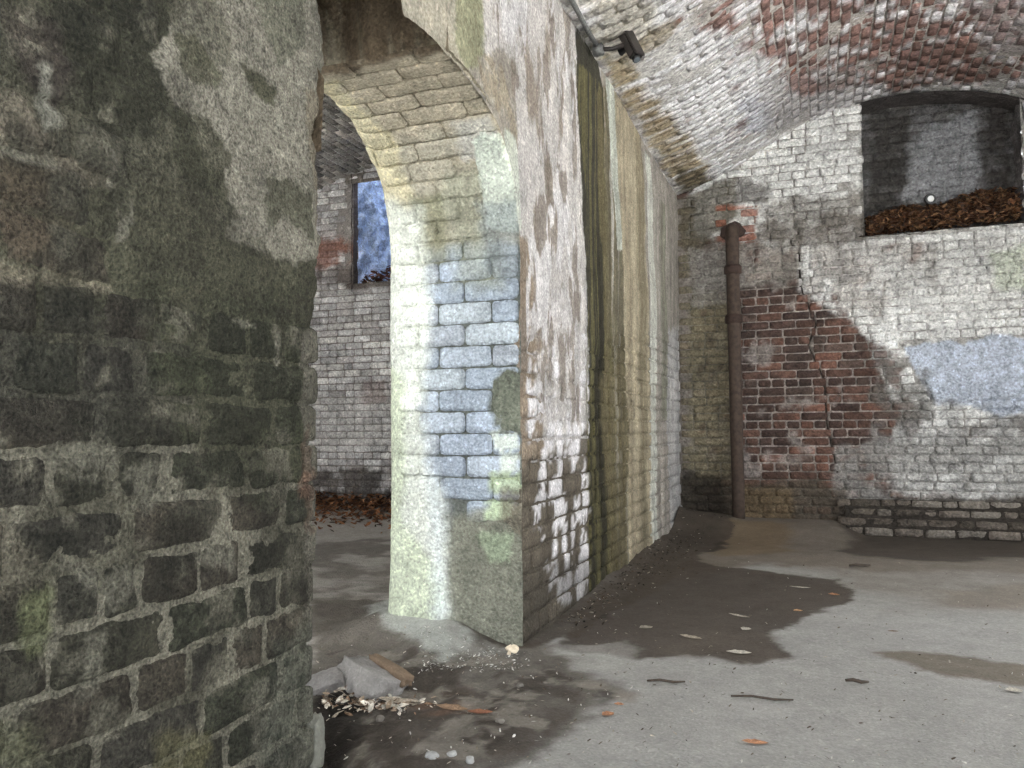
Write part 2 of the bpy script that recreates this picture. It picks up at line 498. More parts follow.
wall_near = structure(link('wall_left_near', near_surface(), M_NEAR))
specs = []
covs = pn.cover(np.array([[b[0], b[1]] for b in near_bricks]))
for i, (cy_, cz_, w, h) in enumerate(near_bricks):
    if covs[i] > 0.6: continue
    c0 = rng.choice(pn.pal) * rng.uniform(0.88, 1.14)
    off = 0.012 * float(fbm(np.array([[cy_, cz_]]), 1.8, 2, 4)[0])
    specs.append(brick_patch(np.array([XW + off, 0, 0]), UY, UZ, UX, cy_, cz_, w, h, 24, 11, pn, c0, 0.010 + rng.uniform(-0.003, 0.003), 0.010, 0.004, i * 0.7, jitter=0.007, round_=0.22))
emit_bricks(wall_near, specs, M_NBRICK)

# ================================================================== LEFT WALL, FAR PIER (face with streaks)
pf = Paint(to_pier, (150, 142, 130), [(90, 80, 68), (82, 74, 63), (100, 88, 74), (78, 72, 64)], 0.12, 40.0)
big = lambda *p: list(p)
pf.add('m', [(510, 380), (700, 300), (700, 700), (510, 700)], (92, 84, 72), 0.8, 0.06, 0.1)
# pale lilac-white lime render near the corner
pf.add('a', [(395, -40), (600, -40), (600, 60), (590, 430), (585, 470), (515, 470), (515, 60), (395, 20)], (186, 180, 176), 0.92, 0.04, 0.06)
pf.add('a', [(395, -40), (484, -40), (484, 55), (470, 70), (395, 30)], (168, 160, 140), 0.9, 0.03, 0.04)
pf.add('a', [(456, -40), (482, -40), (484, 58), (468, 66), (456, 40)], (142, 142, 106), 0.8, 0.03, 0.06)
pf.add('a', [(478, 55), (500, 62), (516, 130), (512, 170), (500, 120), (484, 84)], (148, 134, 110), 0.7, 0.02, 0.05, brk=(-0.2, 9, 0.2))
pf.add('a', [(522, -40), (555, -40), (566, 200), (560, 330), (535, 320), (530, 150)], (142, 128, 112), 0.85, 0.02, 0.05, brk=(0.05, 7, 0.25), aniso=(1, 0.35))
pf.add('a', [(510, 230), (526, 240), (540, 330), (545, 480), (518, 480)], (134, 116, 94), 0.9, 0.025, 0.03)
pf.add('a', [(500, 120), (516, 140), (520, 230), (512, 240), (506, 170)], (196, 202, 188), 0.8, 0.012, 0.02)
pf.add('a', [(515, 470), (605, 420), (612, 640), (515, 680)], (98, 89, 76), 0.9, 0.04, 0.06)
pf.add('b', [(526, 360), (590, 330), (592, 560), (588, 592), (562, 606), (536, 550)], (214, 210, 212), 0.97, 0.02, 0.05, 9, brk=(-0.02, 9, 0.04), aniso=(1.2, 0.7))
pf.add('m', [(526, 300), (590, 280), (592, 460), (534, 470)], (190, 185, 184), 0.8, 0.02, 0.05, 9, brk=(-0.05, 10, 0.2))
pf.add('a', [(516, 560), (600, 560), (640, 600), (516, 690)], (74, 68, 58), 0.55, 0.08, 0.08)
pf.add('a', [(484, -40), (575, -40), (588, 430), (520, 430), (516, 200)], (128, 116, 104), 0.8, 0.03, 0.03, brk=(0.26, 7, 0.06), aniso=(1.3, 0.45))
pf.add('a', [(484, -40), (575, -40), (588, 430), (520, 430), (516, 200)], (206, 202, 202), 0.8, 0.03, 0.03, brk=(0.22, 5, 0.06), aniso=(1.0, 0.4))
# moss and water streaks
pf.add('a', [(574, 30), (596, 55), (602, 90), (609, 300), (616, 420), (620, 610), (590, 640), (590, 400), (582, 200)], (46, 43, 29), 0.97, 0.03, 0.03)
pf.add('a', [(594, 90), (600, 90), (612, 300), (616, 590), (606, 600), (604, 300)], (104, 94, 62), 0.7, 0.04, 0.05, brk=(-0.2, 4, 0.3), aniso=(3, 0.2))
pf.add('a', [(603, 85), (614, 90), (630, 300), (636, 600), (618, 612), (612, 420), (606, 300)], (98, 90, 64), 0.85, 0.06, 0.06, 5)
pf.add('a', [(574, 60), (604, 90), (616, 420), (618, 610), (590, 630), (586, 200)], (98, 92, 54), 0.75, 0.02, 0.02, brk=(0.12, 3, 0.15), aniso=(7, 0.12))
pf.add('a', [(606, 85), (690, 190), (690, 520), (620, 600)], (104, 96, 76), 0.6, 0.03, 0.03, brk=(0.2, 3, 0.15), aniso=(6, 0.12))
pf.add('a', [(606, 85), (690, 190), (690, 520), (620, 600)], (192, 188, 178), 0.6, 0.03, 0.03, brk=(0.25, 3, 0.12), aniso=(5, 0.10))
pf.add('a', [(600, 380), (625, 360), (634, 590), (612, 604)], (104, 94, 66), 0.6, 0.05, 0.05)
pf.add('a', [(604, 76), (612, 84), (618, 150), (622, 250), (616, 250), (610, 150)], (184, 188, 176), 0.9, 0.01, 0.015)
pf.add('a', [(612, 80), (638, 114), (650, 300), (655, 570), (630, 600), (628, 420), (622, 260)], (160, 147, 120), 0.95, 0.03, 0.03)
pf.add('a', [(634, 110), (640, 118), (646, 300), (648, 560), (642, 566), (638, 300)], (128, 118, 92), 0.7, 0.02, 0.02)
pf.add('a', [(641, 120), (690, 190), (700, 560), (655, 580), (648, 300)], (158, 150, 140), 0.95, 0.03, 0.03)
pf.add('a', [(644, 150), (650, 158), (656, 300), (658, 572), (652, 576), (650, 300)], (196, 197, 186), 0.9, 0.02, 0.02)
pf.add('a', [(660, 200), (664, 205), (668, 420), (662, 420)], (122, 122, 104), 0.8, 0.03, 0.03)
pf.add('a', [(668, 330), (690, 330), (692, 500), (672, 540), (666, 420)], (182, 180, 180), 0.8, 0.05, 0.05)
pf.add('a', [(678, 190), (700, 190), (700, 330), (682, 330)], (118, 110, 96), 0.7, 0.05, 0.05)
pf.add('a', [(600, 610), (650, 575), (688, 530), (700, 560), (640, 640)], (60, 52, 44), 0.7, 0.06, 0.05)
SMOOTH = [(380, -60), (640, -60), (700, 150), (700, 330), (650, 330), (600, 350), (520, 330), (515, 200), (480, 60), (380, 30)]
pf.plaster(SMOOTH, 0.85, 0.12, 0.15, 3)
pf.plaster([(535, 330), (590, 330), (590, 420), (540, 430)], 0.6, 0.05, 0.05)

def streak(uv):
    q = np.column_stack([uv[:, 0] * 9, uv[:, 1] * 0.5])
    return np.clip(1 + (0.10 + 0.24 * sstep(4.4, 5.0, uv[:, 0])) * fbm(q, 1.5, 5, 61), 0.4, 1.7)

pf.post = streak
def pier_grid(gy, gz0, gz1, nz, seed=0):
    t = np.linspace(0, 1, nz)
    Y = np.repeat(gy[:, None], nz, 1)
    Z = gz0[:, None] + (gz1 - gz0)[:, None] * t[None]
    y, z = Y.ravel(), Z.ravel(); uv = np.column_stack([y, z])
    cov = pf.cover(uv)
    h = -0.012 + cov * 0.020 + 0.006 * fbm(uv, 6, 3, 21) + 0.003 * fbm(uv, 30, 3, 22) * (1.2 - cov) + 0.012 * fbm(uv, 1.5, 2, 23)
    col = pf.color(uv, 'm'); col[:, :3] *= streak(uv)[:, None]
    return np.column_stack([XW + h, y, z]), col

gyB = np.concatenate([np.linspace(YJ, 6.0, 300), np.linspace(6.01, YB + 0.15, 190)])
bag = Bag()
P, c = pier_grid(gyB, np.full(len(gyB), -0.1), np.full(len(gyB), ZS + 0.02), 420)
bag.add(P, grid_faces(len(gyB), 420), c)
wall_far = structure(link('wall_left_far', bag.mesh('wall_left_far'), M_ROUGH))
specs = []; i = 0
for k in range(0, 30):
    z0 = 0.02 + 0.113 * k; zm = z0 + 0.0565
    if zm > 2.9: break
    y = YJ + (0.0 if k % 2 else -0.0)
    w_next = 0.14 if k % 2 else 0.29
    while y < YB - 0.05:
        w = w_next; w_next = 0.29 if rng.random() < 0.75 else 0.145
        i += 1
        cv = float(pf.cover(np.array([[y + w / 2, zm]]))[0])
        if cv < 0.62:
            base = rng.choice(pf.pal) * rng.uniform(0.8, 1.2)
            off = 0.012 * float(fbm(np.array([[y + w / 2, zm]]), 1.5, 2, 23)[0])
            b = brick_patch(np.array([XW + off, 0, 0]), UY, UZ, UX, y + w / 2, zm, w - 0.014, 0.099, 6, 4, pf, base, 0.002 + rng.uniform(-0.003, 0.004), 0.005, 0.003, i * 0.7, jitter=0.004)
            specs.append(b)
        y += w
emit_bricks(wall_far, specs, M_BRICK)

# ================================================================== ARCH: spandrel over the opening, soffit and far jamb
gyA = np.linspace(YN, YJ, 170)
bag = Bag()
_cut = (1 - sstep(2.44, 2.58, gyA + 0.03 * fbm(np.column_stack([gyA, gyA * 0]), 9, 3, 2))) * 0.45
P, c = pier_grid(gyA, np.maximum(arch_z(gyA), 2.5 * (_cut > 0.2)) + _cut, np.full(len(gyA), ZS + 0.02), 150)
P[:, 0] += 0.0
bag.add(P, grid_faces(len(gyA), 150), c)

# profile of the opening: far jamb up, over the arch, near jamb; outward normal
def opening_profile():
    pts = []
    for z in np.linspace(-0.1, ARC_Z, 200)[:-1]: pts.append((YJ, z, 1.0, 0.0))
    th = np.linspace(0, math.pi, 300)
    yy = ARC_Y + ARC_A * np.sign(np.cos(th)) * np.abs(np.cos(th)) ** (2 / ARC_P)
    zz = ARC_Z + ARC_B * np.abs(np.sin(th)) ** (2 / ARC_P)
    # resample evenly by length
    d = np.concatenate([[0], np.cumsum(np.hypot(np.diff(yy), np.diff(zz)))])
    s = np.linspace(0, d[-1], 240)
    yy, zz = np.interp(s, d, yy), np.interp(s, d, zz)
    ty, tz = np.gradient(yy), np.gradient(zz)
    l = np.hypot(ty, tz)
    for a, b, p, q in zip(yy, zz, ty / l, tz / l): pts.append((a, b, q, -p))
    return np.array(pts), d[-1]
PROF, ARC_LEN = opening_profile()
NJ = 199
ARC_S = np.concatenate([np.linspace(-0.1, ARC_Z, 200)[:-1] - ARC_Z, np.linspace(0, ARC_LEN, 240)])   # arc length, 0 at spring

to_jamb = lambda x, y: (lambda p: np.array([p[0], p[2] - ARC_Z]))(at(x, y, 1, YJ))
BL = [(166, 178, 194), (176, 187, 200), (156, 168, 182), (168, 176, 186), (180, 190, 198)]
pj = Paint(to_jamb, (104, 108, 102), BL, 0.10, 80.0)
RW = lambda x0, x1, s0, s1: [(x0, s0), (x1, s0), (x1, s1), (x0, s1)]
# the arch soffit: tan and yellowish lime
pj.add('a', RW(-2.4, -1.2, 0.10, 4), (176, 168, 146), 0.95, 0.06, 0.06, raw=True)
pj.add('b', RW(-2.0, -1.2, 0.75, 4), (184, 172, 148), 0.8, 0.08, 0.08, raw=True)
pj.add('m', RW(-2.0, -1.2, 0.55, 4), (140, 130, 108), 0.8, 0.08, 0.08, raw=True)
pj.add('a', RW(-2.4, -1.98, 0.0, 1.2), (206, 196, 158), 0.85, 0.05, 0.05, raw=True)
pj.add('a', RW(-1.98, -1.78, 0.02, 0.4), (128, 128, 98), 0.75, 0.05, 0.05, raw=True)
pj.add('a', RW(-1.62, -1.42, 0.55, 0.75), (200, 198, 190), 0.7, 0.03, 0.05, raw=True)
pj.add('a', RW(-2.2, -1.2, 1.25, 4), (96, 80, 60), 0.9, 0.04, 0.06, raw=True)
pj.add('a', RW(-1.78, -1.5, -0.12, 0.5), (142, 146, 124), 0.6, 0.08, 0.06, raw=True)
pj.add('a', [(488, 142), (500, 132), (519, 140), (520, 234), (487, 230)], (198, 206, 192), 0.95, 0.006, 0.02)
pj.plaster([(488, 142), (500, 132), (519, 140), (520, 234), (487, 230)], 0.9, 0.01, 0.02)
pj.add('a', [(480, 205), (520, 205), (520, 280), (485, 272)], (128, 138, 142), 0.6, 0.04, 0.05)
# whitish-green lime coat on the rounded left side
COAT = [(380, 205), (425, 208), (428, 300), (424, 420), (432, 470), (452, 520), (452, 660), (380, 640)]
pj.add('a', COAT, (222, 226, 214), 0.93, 0.09, 0.05)
pj.plaster([(370, 480), (440, 490), (452, 530), (452, 660), (370, 640)], 0.9, 0.04, 0.04)
pj.plaster([(370, 200), (402, 200), (404, 490), (370, 490)], 0.9, 0.03, 0.03)
pj.add('a', [(380, 370), (404, 370), (402, 520), (440, 560), (440, 650), (380, 650)], (192, 202, 172), 0.8, 0.06, 0.05)
pj.add('a', [(424, 430), (436, 470), (446, 520), (450, 640), (436, 640), (430, 520)], (206, 216, 224), 0.5, 0.09, 0.04)
# brown-grey lower right
LOW = [(450, 520), (480, 512), (530, 505), (530, 660), (440, 660), (452, 580)]
pj.add('a', LOW, (128, 128, 112), 0.85, 0.06, 0.06)
pj.plaster(LOW, 0.65, 0.05, 0.06)
pj.add('a', [(486, 500), (515, 498), (512, 515), (488, 518)], (190, 208, 168), 0.9, 0.01, 0.02)
pj.add('a', [(492, 432), (518, 432), (520, 450), (496, 450)], (206, 214, 204), 0.9, 0.01, 0.02)
pj.add('a', [(498, 455), (518, 454), (520, 472), (502, 472)], (212, 220, 210), 0.9, 0.01, 0.02)
pj.add('a', [(490, 474), (520, 474), (518, 492), (492, 492)], (176, 192, 150), 0.8, 0.01, 0.02)
pj.add('a', [(478, 535), (512, 535), (508, 560), (490, 562)], (156, 172, 140), 0.7, 0.03, 0.03)
pj.add('a', [(494, 380), (508, 370), (524, 376), (524, 432), (500, 432), (492, 410)], (110, 114, 98), 0.9, 0.01, 0.02)
pj.plaster([(494, 380), (508, 370), (524, 376), (524, 432), (500, 432), (492, 410)], 0.8, 0.01, 0.02)
pj.add('a', [(505, 490), (522, 490), (522, 535), (500, 520)], (112, 102, 86), 0.7, 0.02, 0.03)

XS = np.concatenate([[XW + 0.004], np.linspace(XW - 0.012, XI, 130)])
def round_off(x):          # outward recession at the arrises
    d = np.clip((x - (XI - 0.0)) / 0.15, 0, 1)
    left = 0.15 * (1 - np.sqrt(np.clip(1 - (1 - d) ** 2, 0, 1)))
    e = np.clip((XW - x) / 0.02, 0, 1)
    return left + 0.006 * (1 - e)
def hole(x, s):
    q = np.column_stack([x, s])
    m = sstep(-0.015, 0.03, np.minimum(s - 1.28, 2.35 - s) + 0.04 * fbm(q, 6, 3, 33)) * sstep(-0.02, 0.02, (x + 2.02) + 0.05 * fbm(q, 5, 2, 35))
    return m
def soffit_point(x, s, h):
    y = np.interp(s, ARC_S, PROF[:, 0]); z = np.interp(s, ARC_S, PROF[:, 1])
    ny = np.interp(s, ARC_S, PROF[:, 2]); nz = np.interp(s, ARC_S, PROF[:, 3])
    o = round_off(x) - h
    return np.column_stack([x, y + ny * o, z + nz * o])
S, X = np.meshgrid(ARC_S, XS, indexing='ij')
x, s = X.ravel(), S.ravel(); uv = np.column_stack([x, s])
cov = pj.cover(uv)
h = -0.010 + 0.018 * cov + 0.004 * fbm(uv, 9, 3, 41) + 0.003 * fbm(uv, 40, 3, 42) + 0.010 * fbm(uv, 2, 2, 43)
h = np.where((s < 0), h, h - 0.002)
h = h - hole(x, s) * (0.34 + 0.08 * fbm(uv, 5, 3, 44))
pre = pj.color(uv, 'm')
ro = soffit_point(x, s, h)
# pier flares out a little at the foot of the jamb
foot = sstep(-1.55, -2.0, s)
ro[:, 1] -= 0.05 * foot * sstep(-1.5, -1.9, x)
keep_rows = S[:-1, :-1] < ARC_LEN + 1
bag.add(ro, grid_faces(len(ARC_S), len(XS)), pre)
# far-bay face of the far pier
gy = np.linspace(0.0, 1.0, 60); gz = np.linspace(-0.1, 4.0, 120)
G, Z = np.meshgrid(gy, gz, indexing='ij')
yy = YJ + 0.15 + G.ravel() * (YB - YJ); zz = Z.ravel()
q = np.column_stack([yy, zz])
wall_arch = structure(link('wall_left_arch', bag.mesh('wall_left_arch'), M_ROUGH))
bag = Bag()
bag.add(np.column_stack([np.full(len(yy), XI), yy, zz]), grid_faces(60, 120, flip=True), np.column_stack([np.tile(lin((170, 166, 155)), (len(yy), 1)) * (1 + 0.15 * fbm(q, 5, 3, 3))[:, None], np.zeros(len(yy))]))
yy2 = YN + (yy - YJ - 0.15) / (YB - YJ) * (YF - YN) - 0.05
bag.add(np.column_stack([np.full(len(yy), XI), yy2, zz]), grid_faces(60, 120), np.column_stack([np.tile(lin((160, 155, 140)), (len(yy), 1)), np.zeros(len(yy))]))
sel = PROF[NJ - 1:][::4]
ey, ez = sel[:, 0] + sel[:, 2] * 0.15, sel[:, 1] + sel[:, 3] * 0.15
Yg = np.repeat(ey[:, None], 12, 1); Zg = ez[:, None] + (4.0 - ez)[:, None] * np.linspace(0, 1, 12)[None]
bag.add(np.column_stack([np.full(Yg.size, XI), Yg.ravel(), Zg.ravel()]), grid_faces(len(sel), 12), np.column_stack([np.tile(lin((165, 160, 145)), (Yg.size, 1)), np.zeros(Yg.size)]))
structure(link('wall_pier_rear', bag.mesh('wall_pier_rear'), M_FAR))

# bricks of jamb and soffit: laid in (x, s) and bent round the arch
def bent_brick(cx_, cs, w, hh, nu, nv, base, proud, seed, drop=0.005, rough=0.003):
    o = np.zeros(3)
    P, f, c = brick_patch(o, UX, UY, UZ, cx_, cs, w, hh, nu, nv, pj, base, proud, drop, rough, seed, jitter=0.004, round_=0.2)
    W = soffit_point(P[:, 0], P[:, 1], P[:, 2])
    return W, f[:, ::-1] if False else f, c
specs = []; i = 0
s = 1.527 - 13 * 0.1135 - ARC_Z; k = 0
while s < 1.95:
    hh = 0.1135 if s < 0 else 0.105
    if k % 2: edges = [XW - 0.002, XW - 0.30, XW - 0.57, XW - 0.76]
    else: edges = [XW - 0.002, XW - 0.15, XW - 0.45, XW - 0.70]
    if s > 0: edges = [XW - 0.002] + [e + rng.uniform(-0.03, 0.03) for e in edges[1:]] + [XI + 0.02]
    for a, b in zip(edges[:-1], edges[1:]):
        i += 1
        cx_, cs = 0.5 * (a + b), s + hh / 2
        q = np.array([[cx_, cs]])
        if float(pj.cover(q)[0]) > 0.55 or float(hole(q[:, 0], q[:, 1])[0]) > 0.3: continue
        w = abs(b - a) - 0.008
        if w < 0.05: continue
        base = rng.choice(pj.pal) * rng.uniform(0.88, 1.1)
        off = 0.010 * float(fbm(q, 2, 2, 43)[0])
        specs.append(bent_brick(cx_, cs, w, hh - 0.007, 10, 5, base, off + (0.003 if s < 0 else rng.uniform(-0.002, 0.004)), i * 0.7))
    s += hh; k += 1
emit_bricks(wall_arch, specs, M_BRICK)

# ================================================================== BACK WALL (near bay)
to_back = lambda x, y: at(x, y, 1, YB)[[0, 2]]
pb = Paint(to_back, (128, 120, 112), [(96, 70, 60), (108, 78, 66), (84, 64, 57), (116, 80, 66), (94, 76, 68), (80, 62, 56)], 0.14, 120.0)
WH = (226, 225, 222)
pb.add('a', [(720, 60), (1040, 20), (1040, 500), (900, 500), (880, 450), (900, 420), (880, 370), (850, 320), (805, 290), (800, 250), (720, 235), (690, 240), (690, 200)], WH, 0.93, 0.05, 0.10, 4)
pb.add('m', [(720, 60), (1040, 20), (1040, 500), (900, 500), (860, 340), (805, 290), (720, 235)], (120, 113, 104), 0.7, 0.06, 0.1, 4, brk=(-0.25, 5, 0.3))
pb.add('m', [(745, 280), (830, 300), (900, 420), (860, 470), (750, 470)], (172, 160, 152), 0.8, 0.08, 0.1, 4)
pb.add('a', [(800, 240), (880, 245), (930, 250), (900, 300), (880, 320), (830, 300)], (178, 172, 166), 0.8, 0.08, 0.08, brk=(-0.3, 6, 0.3))
pb.add('a', [(690, 235), (800, 230), (805, 285), (690, 290)], (152, 146, 138), 0.75, 0.06, 0.1, 5, brk=(-0.25, 6, 0.3))
pb.add('a', [(860, 240), (1040, 225), (1040, 310), (930, 320), (900, 300)], (192, 190, 186), 0.6, 0.08, 0.1)
pb.add('a', [(925, 245), (942, 243), (936, 290), (928, 278)], (110, 102, 94), 0.55, 0.05, 0.05)
pb.add('a', [(870, 245), (925, 240), (918, 266), (876, 262)], (118, 96, 84), 0.7, 0.06, 0.08, brk=(-0.1, 6, 0.3))
pb.add('a', [(765, 200), (862, 192), (866, 240), (780, 238), (740, 225)], (128, 122, 114), 0.75, 0.06, 0.12, 5, brk=(-0.15, 5, 0.3))
pb.add('a', [(720, 225), (800, 215), (866, 215), (870, 245), (800, 250), (720, 250)], (112, 104, 96), 0.75, 0.05, 0.08, 5, brk=(-0.2, 5, 0.3))
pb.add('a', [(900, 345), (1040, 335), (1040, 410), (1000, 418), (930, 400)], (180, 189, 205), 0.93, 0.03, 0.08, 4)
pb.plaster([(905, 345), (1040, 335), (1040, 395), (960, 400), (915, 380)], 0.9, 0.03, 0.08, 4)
pb.add('a', [(990, 250), (1030, 245), (1030, 290), (996, 286)], (182, 190, 164), 0.6, 0.06, 0.06)
pb.add('b', [(660, 200), (695, 200), (700, 500), (660, 520)], (120, 112, 92), 0.85, 0.03, 0.04)
pb.add('b', [(835, 300), (890, 345), (925, 430), (890, 460), (850, 420), (840, 350)], (98, 72, 62), 0.85, 0.05, 0.09, 4, brk=(0.0, 5, 0.12))
pb.add('b', [(690, 250), (860, 250), (900, 470), (690, 480)], (58, 50, 46), 0.5, 0.05, 0.05, brk=(0.2, 3.5, 0.3))
pb.add('b', [(690, 250), (860, 250), (900, 470), (690, 480)], (168, 158, 152), 0.6, 0.05, 0.05, brk=(0.38, 4, 0.12))
pb.add('a', [(690, 300), (735, 300), (735, 480), (690, 500)], (112, 106, 84), 0.6, 0.05, 0.06)
pb.add('b', [(690, 290), (735, 290), (735, 470), (690, 500)], (132, 122, 96), 0.75, 0.03, 0.05, brk=(-0.3, 8, 0.2))
pb.add('a', [(880, 395), (960, 405), (1040, 405), (1040, 450), (900, 470), (870, 440)], (140, 138, 136), 0.7, 0.08, 0.1, 4, brk=(-0.2, 5, 0.3))
pb.add('a', [(955, 425), (1040, 415), (1040, 440), (960, 440)], (98, 90, 84), 0.6, 0.05, 0.06, brk=(-0.1, 6, 0.3))
pb.add('a', [(830, 448), (920, 440), (1040, 440), (1040, 502), (845, 505), (830, 480)], (150, 147, 143), 0.75, 0.05, 0.08, brk=(-0.35, 5, 0.3))
pb.add('a', [(880, 360), (935, 370), (930, 420), (900, 425), (870, 400)], (100, 96, 90), 0.7, 0.06, 0.08, brk=(-0.15, 6, 0.3))
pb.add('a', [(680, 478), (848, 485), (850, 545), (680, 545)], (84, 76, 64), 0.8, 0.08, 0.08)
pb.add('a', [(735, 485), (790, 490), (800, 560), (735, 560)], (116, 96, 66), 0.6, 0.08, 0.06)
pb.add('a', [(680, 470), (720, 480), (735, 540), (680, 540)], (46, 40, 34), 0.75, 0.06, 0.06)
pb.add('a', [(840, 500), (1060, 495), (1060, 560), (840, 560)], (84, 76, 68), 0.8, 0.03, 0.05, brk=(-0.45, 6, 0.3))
pb.add('a', [(684, 200), (712, 182), (735, 178), (735, 215), (690, 260), (678, 230)], (92, 84, 66), 0.8, 0.04, 0.05)
pb.add('b', [(716, 206), (756, 206), (756, 242), (716, 242)], (150, 84, 56), 0.8, 0.02, 0.03)
pb.add('a', [(738, 178), (770, 186), (770, 205), (735, 205)], (92, 86, 80), 0.7, 0.03, 0.04)
pb.add('a', [(690, 250), (730, 250), (730, 300), (690, 310)], (150, 146, 140), 0.6, 0.05, 0.06)

NX0, NX1, NZ0 = 0.52, 1.95, 3.035          # niche
def niche_top(x): return vault(x) + 0.03
_ck = np.array([at(x, y, 1, YB)[[2, 0]] for x, y in ((836, 475), (829, 425), (822, 380), (811, 345), (813, 325), (802, 285), (797, 255), (790, 240))])
def crack_x(z): return np.interp(z, _ck[:, 0], _ck[:, 1] + np.array([0.02, -0.02, 0.02, -0.03, 0.03, -0.02, 0.02, 0]))
gx = np.linspace(XW - 0.15, XR + 0.1, 430); gz = np.linspace(-0.15, 4.75, 460)
X, Z = np.meshgrid(gx, gz, indexing='ij'); uv = np.column_stack([X.ravel(), Z.ravel()])
cov = pb.cover(uv)
h = -0.016 + 0.026 * cov + 0.006 * fbm(uv, 7, 3, 51) + 0.003 * fbm(uv, 28, 3, 52)
ckd = np.abs(uv[:, 0] - crack_x(uv[:, 1])) + 9 * ((uv[:, 1] < _ck[0, 0]) | (uv[:, 1] > _ck[-1, 0]))
ckw = sstep(0.02, 0.005, ckd); h = h - 0.03 * ckw
inn = (uv[:, 0] > NX0) & (uv[:, 0] < NX1) & (uv[:, 1] > NZ0) & (uv[:, 1] < niche_top(uv[:, 0]))
inn = inn.reshape(X.shape)
cellmask = ~(inn[:-1, :-1] & inn[1:, 1:] & inn[1:, :-1] & inn[:-1, 1:])
bag = Bag()
cb = pb.color(uv, 'm'); cb[:, :3] = cb[:, :3] * (1 - ckw[:, None]) + lin((52, 44, 38))[None] * ckw[:, None]
bag.add(np.column_stack([uv[:, 0], YB - h, uv[:, 1]]), grid_faces(len(gx), len(gz), cellmask), cb)
wall_back = structure(link('wall_back', bag.mesh('wall_back'), M_FAR))

def lay_back(paint, x0, x1, z0, z1, course, yplane, skip, seed0, proud=0.004, length=0.275, bond=True, nu=5, nv=3, crack=False):
    out = []; k = 0; z = z0; i = seed0
    r = random.Random(seed0)
    while z < z1:
        x = x0 + (0.0 if k % 2 else -length / 2)
        header = bond and k % 5 == 2
        while x < x1:
            w = length / 2 if header or r.random() < 0.12 else length
            w *= r.uniform(0.95, 1.05)
            i += 1
            cu, cv = x + w / 2, z + course / 2
            if not skip(cu, cv, w):
                c0 = r.choice(paint.pal) * r.uniform(0.75, 1.25)
                if crack and _ck[0, 0] < cv < _ck[-1, 0]:
                    xc = float(crack_x(cv)) + 0.03 * (k % 2)
                    if x < xc < x + w:                     # the wall has split here: trim the brick back from the crack
                        for q0, q1 in ((x, xc - 0.005), (xc + 0.005, x + w)):
                            if q1 - q0 < 0.035: continue
                            out.append(brick_patch(np.array([0, yplane, 0]), UX, UZ, -UY, 0.5 * (q0 + q1), cv, q1 - q0 - 0.006, course - 0.013, nu, nv, paint, c0,
                                       proud + r.uniform(-0.005, 0.006), 0.006, 0.003, i * 0.7, jitter=0.004))
                        x += w; continue
                out.append(brick_patch(np.array([0, yplane, 0]), UX, UZ, -UY, cu, cv, w - 0.014, course - 0.013, nu, nv, paint, c0,
                                       proud + r.uniform(-0.005, 0.006), 0.006, 0.003, i * 0.7, jitter=0.004))
            x += w
        z += course; k += 1
    return out
def skip_back(cu, cv, w):
    if cv > vault(cu) + 0.05: return True
    if NX0 - 0.4 * w < cu < NX1 + 0.4 * w and NZ0 - 0.02 < cv < niche_top(cu) + 0.03: return True
    if cu > 2.1 or cu < XW + 0.03: return True
    if -0.9 < cu < -0.62 and 3.2 < cv < 3.42: return True
    return float(pb.cover(np.array([[cu, cv]]))[0]) > 0.6
specs = lay_back(pb, XW, 2.1, 0.0, 4.55, 0.0885, YB, skip_back, 1000, crack=True, nu=8, nv=3)
emit_bricks(wall_back, specs, M_FAR)

# niche: back, reveals, sill and head, each a face with its own bricks
pnb = Paint(lambda x, y: at(x, y, 1, YB + 0.36)[[0, 2]], (84, 82, 80), [(92, 90, 90), (104, 103, 104), (84, 82, 80), (112, 111, 112)], 0.14, 160.0)
pnb.add('a', [(930, 120), (985, 110), (985, 200), (960, 205), (900, 200), (910, 150)], (138, 139, 142), 0.8, 0.06, 0.12, 5)
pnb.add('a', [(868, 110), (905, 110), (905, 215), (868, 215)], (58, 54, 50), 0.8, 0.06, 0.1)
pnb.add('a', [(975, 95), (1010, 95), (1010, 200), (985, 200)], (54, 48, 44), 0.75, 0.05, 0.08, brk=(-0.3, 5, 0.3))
def face_grid(o, u, v, nrm, lu, lv, nu, nv, paint, kind='m', amp=0.005, seed=0):
    U, V = np.meshgrid(np.linspace(0, lu, nu), np.linspace(0, lv, nv), indexing='ij')
    uv = np.column_stack([U.ravel(), V.ravel()])
    P = o + np.outer(uv[:, 0], u) + np.outer(uv[:, 1], v)
    P = P + np.outer(amp * fbm(P, 8, 3, seed), nrm)
    f = grid_faces(nu, nv)
    if np.dot(np.cross(u, v), nrm) < 0: f = f[:, ::-1]
    return P, f
DN = 0.36
bag = Bag()
P, f = face_grid(np.array([NX0 - 0.05, YB + DN, NZ0 - 0.1]), UX, UZ, -UY, NX1 - NX0 + 0.1, 1.7, 130, 120, pnb)
bag.add(P, f, pnb.color(P[:, [0, 2]], 'm'))
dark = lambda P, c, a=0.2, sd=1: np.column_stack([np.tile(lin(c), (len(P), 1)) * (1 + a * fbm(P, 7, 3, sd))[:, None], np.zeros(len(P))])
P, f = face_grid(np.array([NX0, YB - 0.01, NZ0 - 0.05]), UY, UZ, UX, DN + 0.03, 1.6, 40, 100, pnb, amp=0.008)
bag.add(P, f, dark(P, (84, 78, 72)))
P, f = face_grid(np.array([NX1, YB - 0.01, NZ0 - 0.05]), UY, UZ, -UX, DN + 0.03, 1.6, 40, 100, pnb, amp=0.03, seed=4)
bag.add(P, f, dark(P, (104, 100, 100), 0.3))
